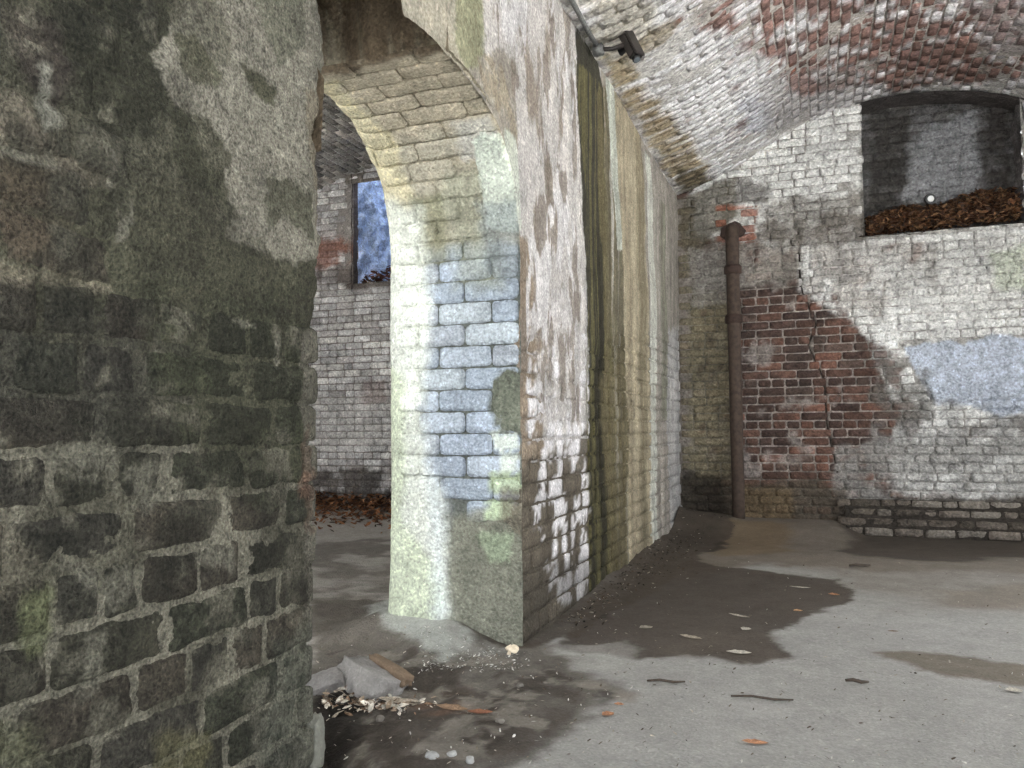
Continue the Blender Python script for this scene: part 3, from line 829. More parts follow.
P, f = face_grid(np.array([NX0 - 0.05, YB - 0.01, NZ0]), UX, UY, UZ, NX1 - NX0 + 0.1, DN + 0.03, 80, 30, pnb, amp=0.02)
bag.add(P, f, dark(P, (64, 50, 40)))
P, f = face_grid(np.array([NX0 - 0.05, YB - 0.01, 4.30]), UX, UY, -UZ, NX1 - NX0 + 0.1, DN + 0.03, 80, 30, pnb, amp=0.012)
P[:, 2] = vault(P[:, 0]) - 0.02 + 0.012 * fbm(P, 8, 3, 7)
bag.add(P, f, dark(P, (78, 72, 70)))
niche = link('niche_lining', bag.mesh('niche_lining'), M_FAR, wall_back)
emit_bricks(niche, lay_back(pnb, NX0, NX1, NZ0, 4.4, 0.0885, YB + DN, lambda a, b, w: a > NX1, 3000, 0.010), M_FAR)

# plinth courses stepping out at the foot of the back wall
ppl = Paint(to_back, (70, 62, 54), [(104, 94, 84), (118, 108, 98), (92, 84, 74), (128, 120, 110)], 0.14, 180.0)
ppl.add('a', [(840, 512), (1060, 508), (1060, 524), (840, 524)], (54, 48, 42), 0.5, 0.02, 0.04, brk=(-0.2, 5, 0.3))
specs = []; i = 5000
for k, (z, y) in enumerate(((0.0, YB - 0.20), (0.088, YB - 0.16), (0.176, YB - 0.10), (0.264, YB - 0.05))):
    x = 0.27 - 0.1 * (k % 2)
    while x < 2.2:
        w = rng.choice((0.27, 0.27, 0.14)); i += 1
        P, f, c = brick_patch(np.array([0, y, 0]), UX, UZ, -UY, x + w / 2, z + 0.044, w - 0.014, 0.076, 5, 3, ppl, rng.choice(ppl.pal) * rng.uniform(.8, 1.2), 0.0 + rng.uniform(-.012, .008), 0.012, 0.006, i * .7, depth=0.22, jitter=0.006)
        specs.append((P, f, c)); x += w
plinth = structure(link('trim_plinth', None, None))
emit_bricks(plinth, specs, M_FAR)
bag = Bag()
P, f = face_grid(np.array([0.25, YB - 0.01, -0.05]), UX, UZ, -UY, 2.9, 0.40, 60, 20, ppl)
prof = np.interp(P[:, 2], [-0.05, 0.08, 0.10, 0.17, 0.19, 0.26, 0.28, 0.35], [0.18, 0.17, 0.14, 0.13, 0.08, 0.07, 0.035, 0.0])
P[:, 1] -= prof
bag.add(P, f, dark(P, (58, 52, 46)))
link('mortar_bed', bag.mesh('mortar_bed'), M_FAR, plinth)

# ================================================================== VAULT over the near bay
pv = Paint(lambda x, y: on_vault(x, y)[:2], (190, 186, 182), [(122, 78, 62), (136, 84, 64), (108, 70, 60), (150, 92, 66), (100, 72, 64)], 0.10, 200.0)
pv.add('b', RW(-1.6, 3.5, -2, 9.4), (214, 212, 214), 0.94, 0.05, 0.05, raw=True, brk=(-0.9, 5, 0.2))
REDS = [(676, -10), (1040, -40), (1040, 40), (1024, 78), (960, 86), (900, 92), (850, 86), (820, 95), (788, 92), (770, 60), (740, 40), (690, 26)]
pv.add('b', REDS, (124, 82, 68), 0.9, 0.05, 0.14, 3, brk=(-0.22, 6, 0.08), jit=0.4)
pv.add('m', REDS, (166, 158, 150), 0.9, 0.08, 0.1, 3)
pv.add('a', [(950, -30), (1040, -30), (1040, 60), (985, 50)], (150, 138, 138), 0.5, 0.08, 0.1)
pv.add('a', [(870, 60), (1000, 40), (1010, 80), (900, 92)], (110, 82, 70), 0.5, 0.1, 0.1, brk=(-0.1, 5, 0.3))
pv.add('b', [(786, 70), (792, 62), (820, 85), (812, 96), (792, 92)], (156, 84, 56), 0.8, 0.03, 0.03)
pv.add('a', [(598, 52), (622, 58), (650, 92), (690, 142), (712, 182), (690, 200), (666, 170), (636, 114), (612, 82)], (148, 128, 88), 0.85, 0.05, 0.07, 5, brk=(-0.5, 6, 0.4), aniso=(0.4, 2.0))
pv.add('a', [(570, -40), (640, -40), (660, 30), (630, 70), (600, 55)], (170, 160, 134), 0.6, 0.08, 0.1)
pv.add('a', [(664, 22), (684, 18), (664, 42), (630, 60), (624, 52)], (140, 124, 92), 0.7, 0.03, 0.05)
pv.add('a', [(676, 170), (706, 168), (714, 186), (700, 200), (680, 205)], (88, 78, 58), 0.8, 0.04, 0.05)
pv.add('a', [(740, 98), (775, 100), (775, 130), (745, 132)], (184, 184, 192), 0.8, 0.04, 0.08)
pv.add('a', [(760, 80), (860, 70), (862, 100), (770, 140)], (146, 140, 138), 0.5, 0.08, 0.1)
gx = np.linspace(XW - 0.15, XR + 0.2, 330); gy = np.concatenate([np.linspace(YF, 4.0, 80), np.linspace(4.02, YB + 0.5, 330)])
X, Y = np.meshgrid(gx, gy, indexing='ij'); uv = np.column_stack([X.ravel(), Y.ravel()])
zz = vault(uv[:, 0]) + 0.008 + 0.010 * fbm(uv, 3, 3, 71) + 0.006 * fbm(uv, 14, 3, 72)
bag = Bag(); bag.add(np.column_stack([uv, zz]), grid_faces(len(gx), len(gy), flip=True), pv.color(uv, 'm'))
ceiling = structure(link('ceiling', bag.mesh('ceiling'), M_FAR))
_sx = np.concatenate([[0], np.cumsum(np.hypot(np.diff(_fx), np.diff(_fz)))])
def bent_on(fx, fz, sx, paint, cx_, cy_, lw, lh, base, seed, proud, nu=4, nv=2):
    s0 = np.interp(cx_, fx, sx)
    P, f, c = brick_patch(np.zeros(3), UX, UY, UZ, s0, cy_, lw, lh, nu, nv, paint, base, proud, 0.004, 0.003, seed, jitter=0.004,
                          uvmap=lambda q: np.column_stack([np.interp(q[:, 0], sx, fx), q[:, 1]]))
    xx = np.interp(P[:, 0], sx, fx); zz = np.interp(xx, fx, fz)
    dz = (np.interp(xx + 0.02, fx, fz) - np.interp(xx - 0.02, fx, fz)) / 0.04; l = np.hypot(1, dz)
    return np.column_stack([xx + dz / l * P[:, 2], P[:, 1], zz - P[:, 2] / l]), f[:, ::-1], c
def vault_brick(cx_, cy_, along_arc, base, seed, proud):
    lw, lh = (0.26, 0.078) if along_arc else (0.078, 0.20)
    return bent_on(_fx, _fz, _sx, pv, cx_, cy_, lw, lh, base, seed, proud)
specs = []; i = 8000
bx = -0.35
s_b = np.interp(bx, _fx, _sx)
s = np.interp(XW, _fx, _sx) + 0.02
k = 0; y = 4.6
def v_off(y): return 0.35 * float(fbm(np.array([[y, 3.3]]), 2.2, 3, 5)[0])
while y < YB:                                            # haunch: bricks lying along the curve
    ss = s + (0.0 if k % 2 else 0.13)
    while ss < s_b + v_off(y):
        i += 1
        specs.append(vault_brick(np.interp(ss + 0.13, _sx, _fx), y + 0.04, True, rng.choice(pv.pal) * rng.uniform(.8, 1.2), i * .7, rng.uniform(-.006, .012)))
        ss += 0.272
    y += 0.09; k += 1
k = 0; ss = s_b - 0.35
while ss < np.interp(2.3, _fx, _sx):                     # crown: courses along the bay
    y = 5.4 + (0.0 if k % 2 else 0.13)
    while y < YB - 0.1:
        i += 1
        if ss > s_b + v_off(y + 0.13) + 0.12: specs.append(vault_brick(np.interp(ss, _sx, _fx), y + 0.13, False, rng.choice(pv.pal) * rng.uniform(.75, 1.3), i * .7, rng.uniform(-.006, .010)))
        y += 0.212
    ss += 0.09; k += 1
emit_bricks(ceiling, specs, M_FAR)

# ================================================================== FAR BAY (seen through the opening)
p2 = Paint(to_back, (150, 142, 136), [(206, 203, 202), (196, 193, 192), (212, 208, 204), (184, 178, 176)], 0.12, 220.0)
p2.add('a', [(300, 236), (362, 236), (364, 262), (300, 270)], (150, 96, 76), 0.8, 0.06, 0.08, brk=(-0.3, 6, 0.25))
p2.add('a', [(300, 262), (380, 268), (400, 290), (360, 290), (300, 280)], (92, 80, 74), 0.7, 0.06, 0.1, brk=(-0.2, 5, 0.3))
p2.add('a', [(300, 395), (420, 395), (420, 440), (300, 450)], (196, 192, 188), 0.6, 0.1, 0.1)
p2.add('a', [(362, 380), (385, 380), (385, 402), (360, 402)], (150, 130, 124), 0.6, 0.06, 0.08)
p2.add('a', [(300, 470), (420, 468), (420, 540), (300, 540)], (84, 76, 70), 0.85, 0.06, 0.08, brk=(-0.5, 4, 0.3))
p2.add('m', [(300, 300), (420, 300), (420, 470), (300, 470)], (120, 110, 104), 0.5, 0.08, 0.1)
N2X0, N2X1, N2Z0, N2Z1 = -5.60, -4.2, 2.98, 4.36
gx = np.linspace(XL, XI, 330); gz = np.linspace(-0.15, 4.75, 330)
X, Z = np.meshgrid(gx, gz, indexing='ij'); uv = np.column_stack([X.ravel(), Z.ravel()])
h = -0.014 + 0.006 * fbm(uv, 7, 3, 91)
inn = ((uv[:, 0] > N2X0) & (uv[:, 0] < N2X1) & (uv[:, 1] > N2Z0) & (uv[:, 1] < N2Z1)).reshape(X.shape)
cellmask = ~(inn[:-1, :-1] & inn[1:, 1:] & inn[1:, :-1] & inn[:-1, 1:])
bag = Bag(); bag.add(np.column_stack([uv[:, 0], YB - h, uv[:, 1]]), grid_faces(len(gx), len(gz), cellmask), p2.color(uv, 'm'))
wall_back2 = structure(link('wall_back_far_bay', bag.mesh('wall_back_far_bay'), M_FAR))
emit_bricks(wall_back2, lay_back(p2, -6.6, -4.5, 0.1, 4.5, 0.0885, YB,
            lambda a, b, w: b > vault2(a) + 0.05 or (N2X0 - .12 < a < N2X1 + .4 * w and N2Z0 - .02 < b < N2Z1 + .03), 12000, length=0.26), M_FAR)
# lit shaft of the far niche: splayed reveal, open to the sky above
D2 = 1.1
skylight_blue = lambda P: dark(P, (178, 200, 236), 0.3, 6)  # bluish skylight painted into the colour of the shaft faces
bag = Bag()
ur = np.array([0.28, 1, 0.0]); ur /= np.linalg.norm(ur)
P, f = face_grid(np.array([N2X0, YB - 0.01, N2Z0 - 0.1]), UY, UZ, UX, 0.16, 1.9, 16, 80, None, amp=0.012)
bag.add(P, f, dark(P, (96, 84, 78)))
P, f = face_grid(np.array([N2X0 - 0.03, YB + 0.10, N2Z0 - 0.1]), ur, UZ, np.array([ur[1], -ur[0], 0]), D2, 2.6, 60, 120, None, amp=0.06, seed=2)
bag.add(P, f, skylight_blue(P))
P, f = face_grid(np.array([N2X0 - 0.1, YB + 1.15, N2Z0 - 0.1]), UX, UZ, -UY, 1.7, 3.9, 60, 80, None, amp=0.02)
bag.add(P, f, skylight_blue(P))
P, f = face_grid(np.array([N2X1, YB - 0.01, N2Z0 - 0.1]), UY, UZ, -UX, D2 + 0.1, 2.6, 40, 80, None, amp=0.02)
bag.add(P, f, skylight_blue(P))
P, f = face_grid(np.array([N2X0 - 0.1, YB - 0.01, N2Z0]), UX, UY, UZ, 1.7, D2 + 0.1, 60, 40, None, amp=0.03)
bag.add(P, f, dark(P, (92, 74, 62)))
P, f = face_grid(np.array([N2X0 - 0.1, YB - 0.0, N2Z1 - 0.05]), UX, UZ, UY, 1.7, 1.2, 20, 20, None, amp=0.0)
bag.add(P, f, dark(P, (120, 112, 104)))
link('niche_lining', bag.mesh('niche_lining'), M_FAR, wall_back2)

gx = np.linspace(XL - 0.05, XI + 0.3, 180); gy = np.concatenate([np.linspace(YF, 5.0, 60), np.linspace(5.05, YB + 0.06, 160)])
X, Y = np.meshgrid(gx, gy, indexing='ij'); uv = np.column_stack([X.ravel(), Y.ravel()])
pv2 = Paint(lambda x, y: np.zeros(2), (212, 209, 202), [(172, 168, 160), (186, 180, 172), (156, 150, 142), (196, 188, 178)], 0.14, 240.0)
bag = Bag(); bag.add(np.column_stack([uv, vault2(uv[:, 0]) + 0.012 + 0.008 * fbm(uv, 5, 3, 95)]), grid_faces(len(gx), len(gy), flip=True), pv2.color(uv, 'm'))
ceiling2 = structure(link('ceiling_far_bay', bag.mesh('ceiling_far_bay'), M_FAR))
specs = []; i = 15000
_gx = np.linspace(-7.18, -1.72, 700); _gz = vault2(_gx)
_gs = np.concatenate([[0], np.cumsum(np.hypot(np.diff(_gx), np.diff(_gz)))])
ss = np.interp(-6.95, _gx, _gs); kx = 0
while ss < np.interp(-4.3, _gx, _gs):
    y = 5.2 + 0.14 * (kx % 2)
    while y < YB - 0.15:
        i += 1
        specs.append(bent_on(_gx, _gz, _gs, pv2, np.interp(ss, _gs, _gx), y + 0.14, 0.084, 0.262, rng.choice(pv2.pal) * rng.uniform(.75, 1.2), i * .7, rng.uniform(-.003, .008), 2, 4))
        y += 0.275
    ss += 0.096; kx += 1
emit_bricks(ceiling2, specs, M_FAR)

# plain side walls out of view: left end of the far bay, right wall with an added opening that lets skylight in
def slab(name, lo, hi, col):
    lo, hi = np.array(lo, float), np.array(hi, float)
    v = np.array([[x, y, z] for x in (lo[0], hi[0]) for y in (lo[1], hi[1]) for z in (lo[2], hi[2])])
    f = [[0, 1, 3, 2], [4, 6, 7, 5], [0, 4, 5, 1], [2, 3, 7, 6], [0, 2, 6, 4], [1, 5, 7, 3]]
    return v, f, np.tile(np.append(lin(col), 0), (8, 1))
o = link('wall_left_far_bay', make_mesh('wall_left_far_bay', *slab('', (XL - 0.5, YF, -0.1), (XL, YB + 0.1, 4.0), (205, 202, 196)), smooth=False), M_FAR); structure(o)
plw = Paint(lambda x, y: np.zeros(2), (170, 164, 156), [(206, 203, 198), (196, 192, 188), (184, 178, 172), (210, 206, 200)], 0.14, 260.0)
specs = []; i = 20000
for k in range(30):
    y = 2.5 - (0.14 if k % 2 else 0.0)
    while y < YB - 0.1:
        i += 1
        specs.append(brick_patch(np.array([XL, 0, 0]), UY, UZ, UX, y + 0.14, 0.1 + k * 0.114, 0.266, 0.1, 3, 2, plw, rng.choice(plw.pal) * rng.uniform(.85, 1.1), 0.006 + rng.uniform(-.003, .004), 0.005, 0.003, i * .7))
        y += 0.28
emit_bricks(o, specs, M_FAR)
bag = Bag()
RO0, RO1, ROZ = 3.6, 7.2, 3.2
for lo, hi in (((XR, YF, -.1), (XR + .7, RO0, 4.1)), ((XR, RO1, -.1), (XR + .7, YB + .3, 4.1)), ((XR, RO0, ROZ), (XR + .7, RO1, 4.1))):
    bag.add(*slab('', lo, hi, (214, 211, 204)))
structure(link('wall_right', bag.mesh('wall_right', False), M_FAR))

# ================================================================== FLOOR
to_floor = lambda x, y: at(x, y, 2, 0.0)[:2]
pg = Paint(to_floor, (158, 156, 152), [(150, 148, 143)], 0.07, 300.0)
pg.add('m', [(-7.3, -3), (-2.0, -3), (-2.0, 9.2), (-7.3, 9.2)], (166, 160, 152), 0.9, 0.2, 0.2, 1.5, raw=True)
pg.add('m', [(300, 545), (400, 535), (400, 600), (300, 625)], (98, 92, 84), 0.7, 0.1, 0.2, 2, brk=(-0.2, 3, 0.3))
pg.add('m', [(540, 505), (1100, 520), (1100, 568), (900, 572), (760, 565), (640, 580)], (112, 100, 86), 0.85, 0.2, 0.3, 1.5)
pg.add('m', [(700, 552), (1100, 556), (1100, 612), (930, 606), (860, 592), (780, 572)], (128, 119, 108), 0.65, 0.5, 0.4, 1.2)
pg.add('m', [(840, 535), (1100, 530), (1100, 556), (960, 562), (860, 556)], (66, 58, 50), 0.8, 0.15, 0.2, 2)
pg.add('m', [(690, 530), (790, 534), (800, 552), (720, 556)], (124, 104, 76), 0.7, 0.15, 0.15, 2)
pg.add('m', [(310, 600), (410, 600), (440, 640), (545, 650), (610, 690), (560, 730), (470, 775), (290, 790), (300, 700)], (98, 91, 83), 0.92, 0.10, 0.14, 3)
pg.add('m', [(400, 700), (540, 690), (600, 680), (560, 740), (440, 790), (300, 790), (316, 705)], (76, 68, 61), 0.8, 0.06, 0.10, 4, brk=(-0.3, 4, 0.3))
pg.add('m', [(400, 690), (470, 690), (500, 712), (420, 720)], (110, 82, 64), 0.6, 0.05, 0.08, brk=(-0.1, 8, 0.3))
DAMP = [(556, 652), (590, 606), (640, 578), (690, 560), (770, 574), (838, 580), (858, 592), (842, 604), (800, 618), (776, 634), (786, 656), (740, 664), (690, 656), (610, 658)]
pg.add('m', DAMP, (78, 68, 59), 0.93, 0.05, 0.10, 3.5, wet=0.12)
pg.add('m', [(690, 630), (780, 640), (786, 658), (740, 664), (660, 656)], (98, 88, 78), 0.5, 0.08, 0.1)
pg.add('m', [(866, 652), (920, 650), (1000, 660), (1060, 664), (1060, 694), (990, 682), (920, 670)], (112, 102, 88), 0.88, 0.05, 0.08, 4)
pg.add('m', [(930, 590), (1060, 580), (1060, 602), (960, 606)], (128, 118, 106), 0.7, 0.15, 0.15, 2)
pg.add('m', [(560, 645), (630, 640), (640, 668), (570, 672)], (168, 166, 160), 0.5, 0.06, 0.08)
pg.add('m', [(365, 605), (400, 596), (470, 625), (500, 640), (440, 668), (380, 640)], (168, 170, 164), 0.9, 0.05, 0.06, 5)
pg.add('m', [(440, 628), (520, 645), (515, 664), (452, 660)], (140, 138, 132), 0.7, 0.05, 0.06, 5, brk=(-0.2, 14, 0.3))
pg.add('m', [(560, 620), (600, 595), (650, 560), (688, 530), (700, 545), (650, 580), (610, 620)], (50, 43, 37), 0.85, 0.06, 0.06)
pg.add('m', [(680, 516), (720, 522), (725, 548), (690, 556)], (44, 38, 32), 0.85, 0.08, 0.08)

pg.add('m', [(-1.7, 3.74), (-1.36, 3.70), (-1.22, 4.2), (-1.05, 5.2), (-0.95, 7.0), (-0.8, 8.9), (-1.7, 8.9)], (82, 73, 63), 0.9, 0.05, 0.08, 4, raw=True)
pg.add('m', [(-2.6, 1.6), (-1.3, 1.6), (-0.7, 3.3), (-1.2, 3.6), (-2.6, 3.4)], (66, 58, 51), 0.8, 0.08, 0.1, 4, brk=(0.05, 5, 0.2), raw=True)
pg.add('m', [(-2.6, 1.6), (-1.3, 1.6), (-0.7, 3.3), (-1.2, 3.6), (-2.6, 3.4)], (138, 131, 121), 0.7, 0.08, 0.1, 4, brk=(0.32, 8, 0.15), raw=True)
pg.add('m', [(316, 702), (352, 692), (376, 708), (350, 742), (330, 775), (305, 775)], (34, 29, 25), 0.9, 0.05, 0.05)  # shadow behind the near pier, painted near-black on the floor
def floor_z(x, y):
    q = np.column_stack([x, y])
    z = 0.012 * fbm(q, 0.8, 2, 101)
    # mortar skirt round the foot of the jamb
    dx = np.maximum(np.maximum(XI - x, x - XW), 0); dy = np.maximum(YJ - y, 0)
    d = np.hypot(dx, dy) + 0.03 * fbm(q, 5, 2, 103)
    wgt = sstep(XW - 0.06, XW - 0.42, x)
    z = z + wgt * 0.11 * sstep(0.44, 0.0, d) ** 1.3 + 0.012 * sstep(0.2, 0, d) * sstep(YJ - 0.5, YJ, y)
    # soil washed against the pier and the back wall
    dw = np.maximum(x - XW, 0)
    z = z + 0.05 * np.exp(-dw / 0.10) * sstep(4.2, 5.6, y) * (1 + 0.5 * fbm(q, 3, 2, 104)) * (x > XW - 0.3)
    z = z + 0.09 * sstep(0.6, 0.0, np.hypot((x + 1.2) * 0.9, y - 8.6)) + 0.13 * sstep(1.0, 0.0, YB - y) * sstep(0.5, 0.1, x) * (x > XW)
    z = z + 0.14 * sstep(1.3, 0.0, YB - y) * (x < XI) 
    # dirt in the opening, a hollow added to deepen the near pier's shadow
    inop = sstep(XI - 0.6, XI, x) * sstep(XW + 0.5, XW + 0.05, x) * sstep(1.7, 2.0, y) * sstep(3.9, 3.5, y)
    z = z + inop * (0.015 + 0.025 * fbm(q, 2.5, 3, 105) + 0.012 * fbm(q, 12, 3, 106))
    z = z - 0.16 * sstep(0.42, 0.05, np.hypot((x + 1.72) * 0.8, y - 2.2))
    rough = sstep(-1.0, -1.6, x) * 0.008 + 0.0015
    return z + rough * fbm(q, 16, 3, 107)
gx = np.concatenate([np.linspace(XL - 0.1, -2.7, 140), np.linspace(-2.68, XR + 0.2, 420)])
gy = np.concatenate([np.linspace(YF - 0.2, 1.5, 50), np.linspace(1.52, YB + 0.15, 500)])
X, Y = np.meshgrid(gx, gy, indexing='ij'); x, y = X.ravel(), Y.ravel(); uv = np.column_stack([x, y])
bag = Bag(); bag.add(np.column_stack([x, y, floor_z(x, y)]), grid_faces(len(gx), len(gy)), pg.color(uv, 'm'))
_FZ = bag.v[0][:, 2].reshape(X.shape)
def fz(x, y):
    i = int(np.clip(np.searchsorted(gx_f, x) - 1, 0, len(gx_f) - 2)); j = int(np.clip(np.searchsorted(gy_f, y) - 1, 0, len(gy_f) - 2))
    a = (x - gx_f[i]) / (gx_f[i + 1] - gx_f[i]); b = (y - gy_f[j]) / (gy_f[j + 1] - gy_f[j])
    return float(_FZ[i, j] * (1 - a) * (1 - b) + _FZ[i + 1, j] * a * (1 - b) + _FZ[i, j + 1] * (1 - a) * b + _FZ[i + 1, j + 1] * a * b)
gx_f, gy_f = gx, gy
floor = structure(link('floor', bag.mesh('floor'), M_FLOOR))
v, f, c = slab('', (-40, -40, -0.6), (40, 40, -0.2), (186, 187, 186))
structure(link('ground_outside', make_mesh('ground_outside', v, f, c, False), M_FLOOR))

# ================================================================== THINGS
def tube(pts, r, n=12, cap=True, bulge=None):
    pts = [np.array(p, float) for p in pts]; V = []; 
    rs = r if hasattr(r, '__len__') else [r] * len(pts)
    t0 = pts[1] - pts[0]; t0 /= np.linalg.norm(t0)
    ref = np.array([0, 0, 1.0]) if abs(t0[2]) < 0.9 else np.array([1.0, 0, 0])
    a = np.cross(t0, ref); a /= np.linalg.norm(a)
    for i, p in enumerate(pts):
        t = pts[min(i + 1, len(pts) - 1)] - pts[max(i - 1, 0)]; t /= np.linalg.norm(t)
        a = a - t * (a @ t); a /= np.linalg.norm(a); b = np.cross(t, a)
        for k in range(n):
            th = 2 * math.pi * k / n
            V.append(p + rs[i] * (math.cos(th) * a + math.sin(th) * b))
    F = []
    m = len(pts)
    for i in range(m - 1):
        for k in range(n):
            F.append((i * n + k, i * n + (k + 1) % n, (i + 1) * n + (k + 1) % n, (i + 1) * n + k))
    F = [list(f) for f in F]
    me = bpy.data.meshes.new('tube')
    if cap: F.append(list(range(n))[::-1]); F.append(list(range((m - 1) * n, m * n)))
    me.from_pydata([tuple(v) for v in V], [], F)
    for p in me.polygons: p.use_smooth = len(p.vertices) == 4
    return me

def box_mesh(size, bevel=0.0, taper=1.0):
    import bmesh
    bm = bmesh.new(); bmesh.ops.create_cube(bm, size=1.0)
    for v in bm.verts:
        v.co = Vector((v.co.x * size[0], v.co.y * size[1], v.co.z * size[2]))
    if bevel: bmesh.ops.bevel(bm, geom=bm.edges[:], offset=bevel, segments=2, affect='EDGES')
    me = bpy.data.meshes.new('box'); bm.to_mesh(me); bm.free()
    return me

def part(name, me, mat, parent, loc=(0, 0, 0), rot=None):
    o = link(name, me, mat, parent, loc)
    if rot is not None: o.rotation_mode = 'QUATERNION'; o.rotation_quaternion = rot
    return o

RUST = plain('rusted_iron', (70, 55, 45), 0.85, 0.0, 0.4, 24, 0.5)
RUST2 = plain('rusted_collar', (62, 44, 36), 0.85, 0.0, 0.4, 30, 0.5)
DARKM = plain('dark_bronze_casing', (60, 54, 51), 0.5, 0.1, 0.12, 60, 0.1)
BLACK = plain('black_plastic', (26, 25, 26), 0.4, 0.0, 0.1, 60, 0.05)
GALV = plain('galvanised_steel', (122, 122, 120), 0.55, 0.5, 0.35, 60, 0.3)
GLASS = plain('grey_lens_glass', (96, 104, 110), 0.1, 0.0, 0.05, 20, 0.0)
WHITE = plain('white_lens', (228, 228, 226), 0.3, 0.0, 0.05, 20, 0.0)
BONE = plain('white_mushroom_flesh', (232, 214, 184), 0.7, 0.0, 0.12, 90, 0.2)

# ---- rusty drain pipe on the back wall
px0, py0 = -0.79, YB - 0.14
pipe = empty('drain_pipe', (px0, py0, 0.10))
tag(pipe, 'rusty brown iron drain pipe standing against the back wall', 'pipe')
pts = [(0, 0, 0)] + [(0.001 * math.sin(k), 0, k * 0.2) for k in range(1, 15)] + [(0, 0, 2.98), (0, 0.02, 3.06), (0, 0.05, 3.11), (0, 0.095, 3.13)]
part('shaft', tube(pts, [0.066] * 5 + [0.068] * 6 + [0.07] * 8, 18), RUST, pipe)
for z in (2.67, 2.14):
    part('collar', tube([(0, 0, z - 0.05), (0, 0, z - 0.04), (0, 0, z + 0.03), (0, 0, z + 0.05)], [0.074, 0.092, 0.092, 0.076], 18), RUST2, pipe)
me = tube([(0, 0.06, 3.10), (0, 0.085, 3.10)], [0.13, 0.13], 14)
for v in me.vertices:
    v.co.x *= 1 + 0.12 * math.sin(v.index * 2.3); v.co.z = 3.10 + (v.co.z - 3.10) * (0.75 + 0.12 * math.cos(v.index * 1.7))
part('flange', me, RUST2, pipe)

# ---- security camera and its conduit, in the corner of pier and vault
def corner(px, py, off=0.05):
    d = ray(px, py); p = on_vault(px, py); return p - d / np.linalg.norm(d) * off
jb = corner(598, 50, 0.07)
cam_thing = empty('security_camera', tuple(jb))
tag(cam_thing, 'dark brown security camera on a short arm below the vault', 'security camera')
toC = (CAM - jb); toC /= np.linalg.norm(toC)
part('junction_box', tube([(-0.035, 0, 0), (-0.03, 0, 0), (0.03, 0, 0), (0.04, 0, 0)], [0.02, 0.043, 0.043, 0.03], 14), GALV, cam_thing)
depth = float((jb - CAM) @ FW) - 0.05
def at_depth(px, py, dd): return CAM + ray(px, py) * dd
hc = at_depth(629, 44, depth) - jb
me = tube([(0.02, 0, 0), tuple(hc * 0.45 + np.array([0, 0, -0.012])), tuple(hc * 0.85)], [0.016, 0.014, 0.016], 10)
part('arm', me, DARKM, cam_thing)
ax = at_depth(639, 64, depth - 0.12) - at_depth(619, 24, depth + 0.05)
q = Vector(ax).to_track_quat('X', 'Z')
hq = q
hous = part('housing', box_mesh((0.25, 0.065, 0.065), 0.010), DARKM, cam_thing, tuple(hc), hq)
part('visor', box_mesh((0.27, 0.085, 0.014), 0.005), DARKM, hous, (0.015, 0, 0.042))
part('visor_side', box_mesh((0.25, 0.008, 0.04), 0.003), DARKM, hous, (0.01, 0.040, 0.024))
part('lens_hood', tube([(0.12, 0, 0), (0.155, 0, 0)], 0.028, 14), BLACK, hous)
part('lens', tube([(0.15, 0, 0), (0.158, 0, 0)], 0.021, 14), GLASS, hous)
part('bracket', box_mesh((0.06, 0.03, 0.07), 0.005), BLACK, hous, (-0.02, 0, -0.06))
cpts = [corner(x, y, 0.045) for x, y in ((560, -22), (568, -6), (577, 10), (587, 30), (596, 44))]
cond = link('conduit', tube([p - cpts[-1] for p in cpts], 0.016, 10), GALV, None, tuple(cpts[-1]))
tag(cond, 'thin grey metal conduit running along the vault to the security camera', 'conduit')

# ---- small round lamp lying in the niche
lp = at(930, 199, 1, YB + 0.16)
lamp = empty('spot_lamp', tuple(lp)); tag(lamp, 'small round black lamp with white front lying on leaf litter in niche', 'lamp')
fd = (CAM - lp); fd /= np.linalg.norm(fd); fd = fd + np.array([0.35, 0, 0.1]); fd /= np.linalg.norm(fd)
part('casing', tube([tuple(-fd * 0.06), tuple(-fd * 0.03), tuple(fd * 0.0), tuple(fd * 0.02)], [0.03, 0.05, 0.056, 0.05], 16), BLACK, lamp)
part('lens', tube([tuple(fd * 0.018), tuple(fd * 0.026)], [0.034, 0.028], 16), WHITE, lamp)

# ---- leaf litter (uncountable) heaped in niches and against the far wall
def leaf_block(p, size, r, col):
    th = r.uniform(0, 6.28); tilt = r.uniform(-0.7, 0.7); t2 = r.uniform(-0.7, 0.7)
    L, W = size, size * r.uniform(0.4, 0.75)
    base = np.array([[-L, 0, 0], [-L * .4, -W * .6, .15 * W], [L * .4, -W * .5, .2 * W], [L, 0, .1 * L], [L * .4, W * .5, .2 * W], [-L * .4, W * .6, .15 * W]]) * 0.5
    M = np.array(Matrix.Rotation(th, 3, 'Z') @ Matrix.Rotation(tilt, 3, 'X') @ Matrix.Rotation(t2, 3, 'Y'))
    V = base @ M.T + p
    return V, np.array([[0, 1, 2, 3], [0, 3, 4, 5]]), np.tile(np.append(col, 0), (6, 1))
LEAFC = [lin(c) for c in ((96, 62, 38), (116, 76, 44), (72, 48, 34), (132, 92, 56), (58, 42, 32), (146, 108, 70), (84, 56, 40))]
def litter(name, n, where, size, label, seed, colors=LEAFC):
    r = random.Random(seed); bag = Bag()
    for _ in range(n):
        bag.add(*leaf_block(where(r), r.uniform(*size), r, r.choice(colors) * r.uniform(.7, 1.3)))
    o = link(name, bag.mesh(name, False), M_LEAF); o['kind'] = 'stuff'; o['label'] = label; o['category'] = 'leaf litter'
    return o
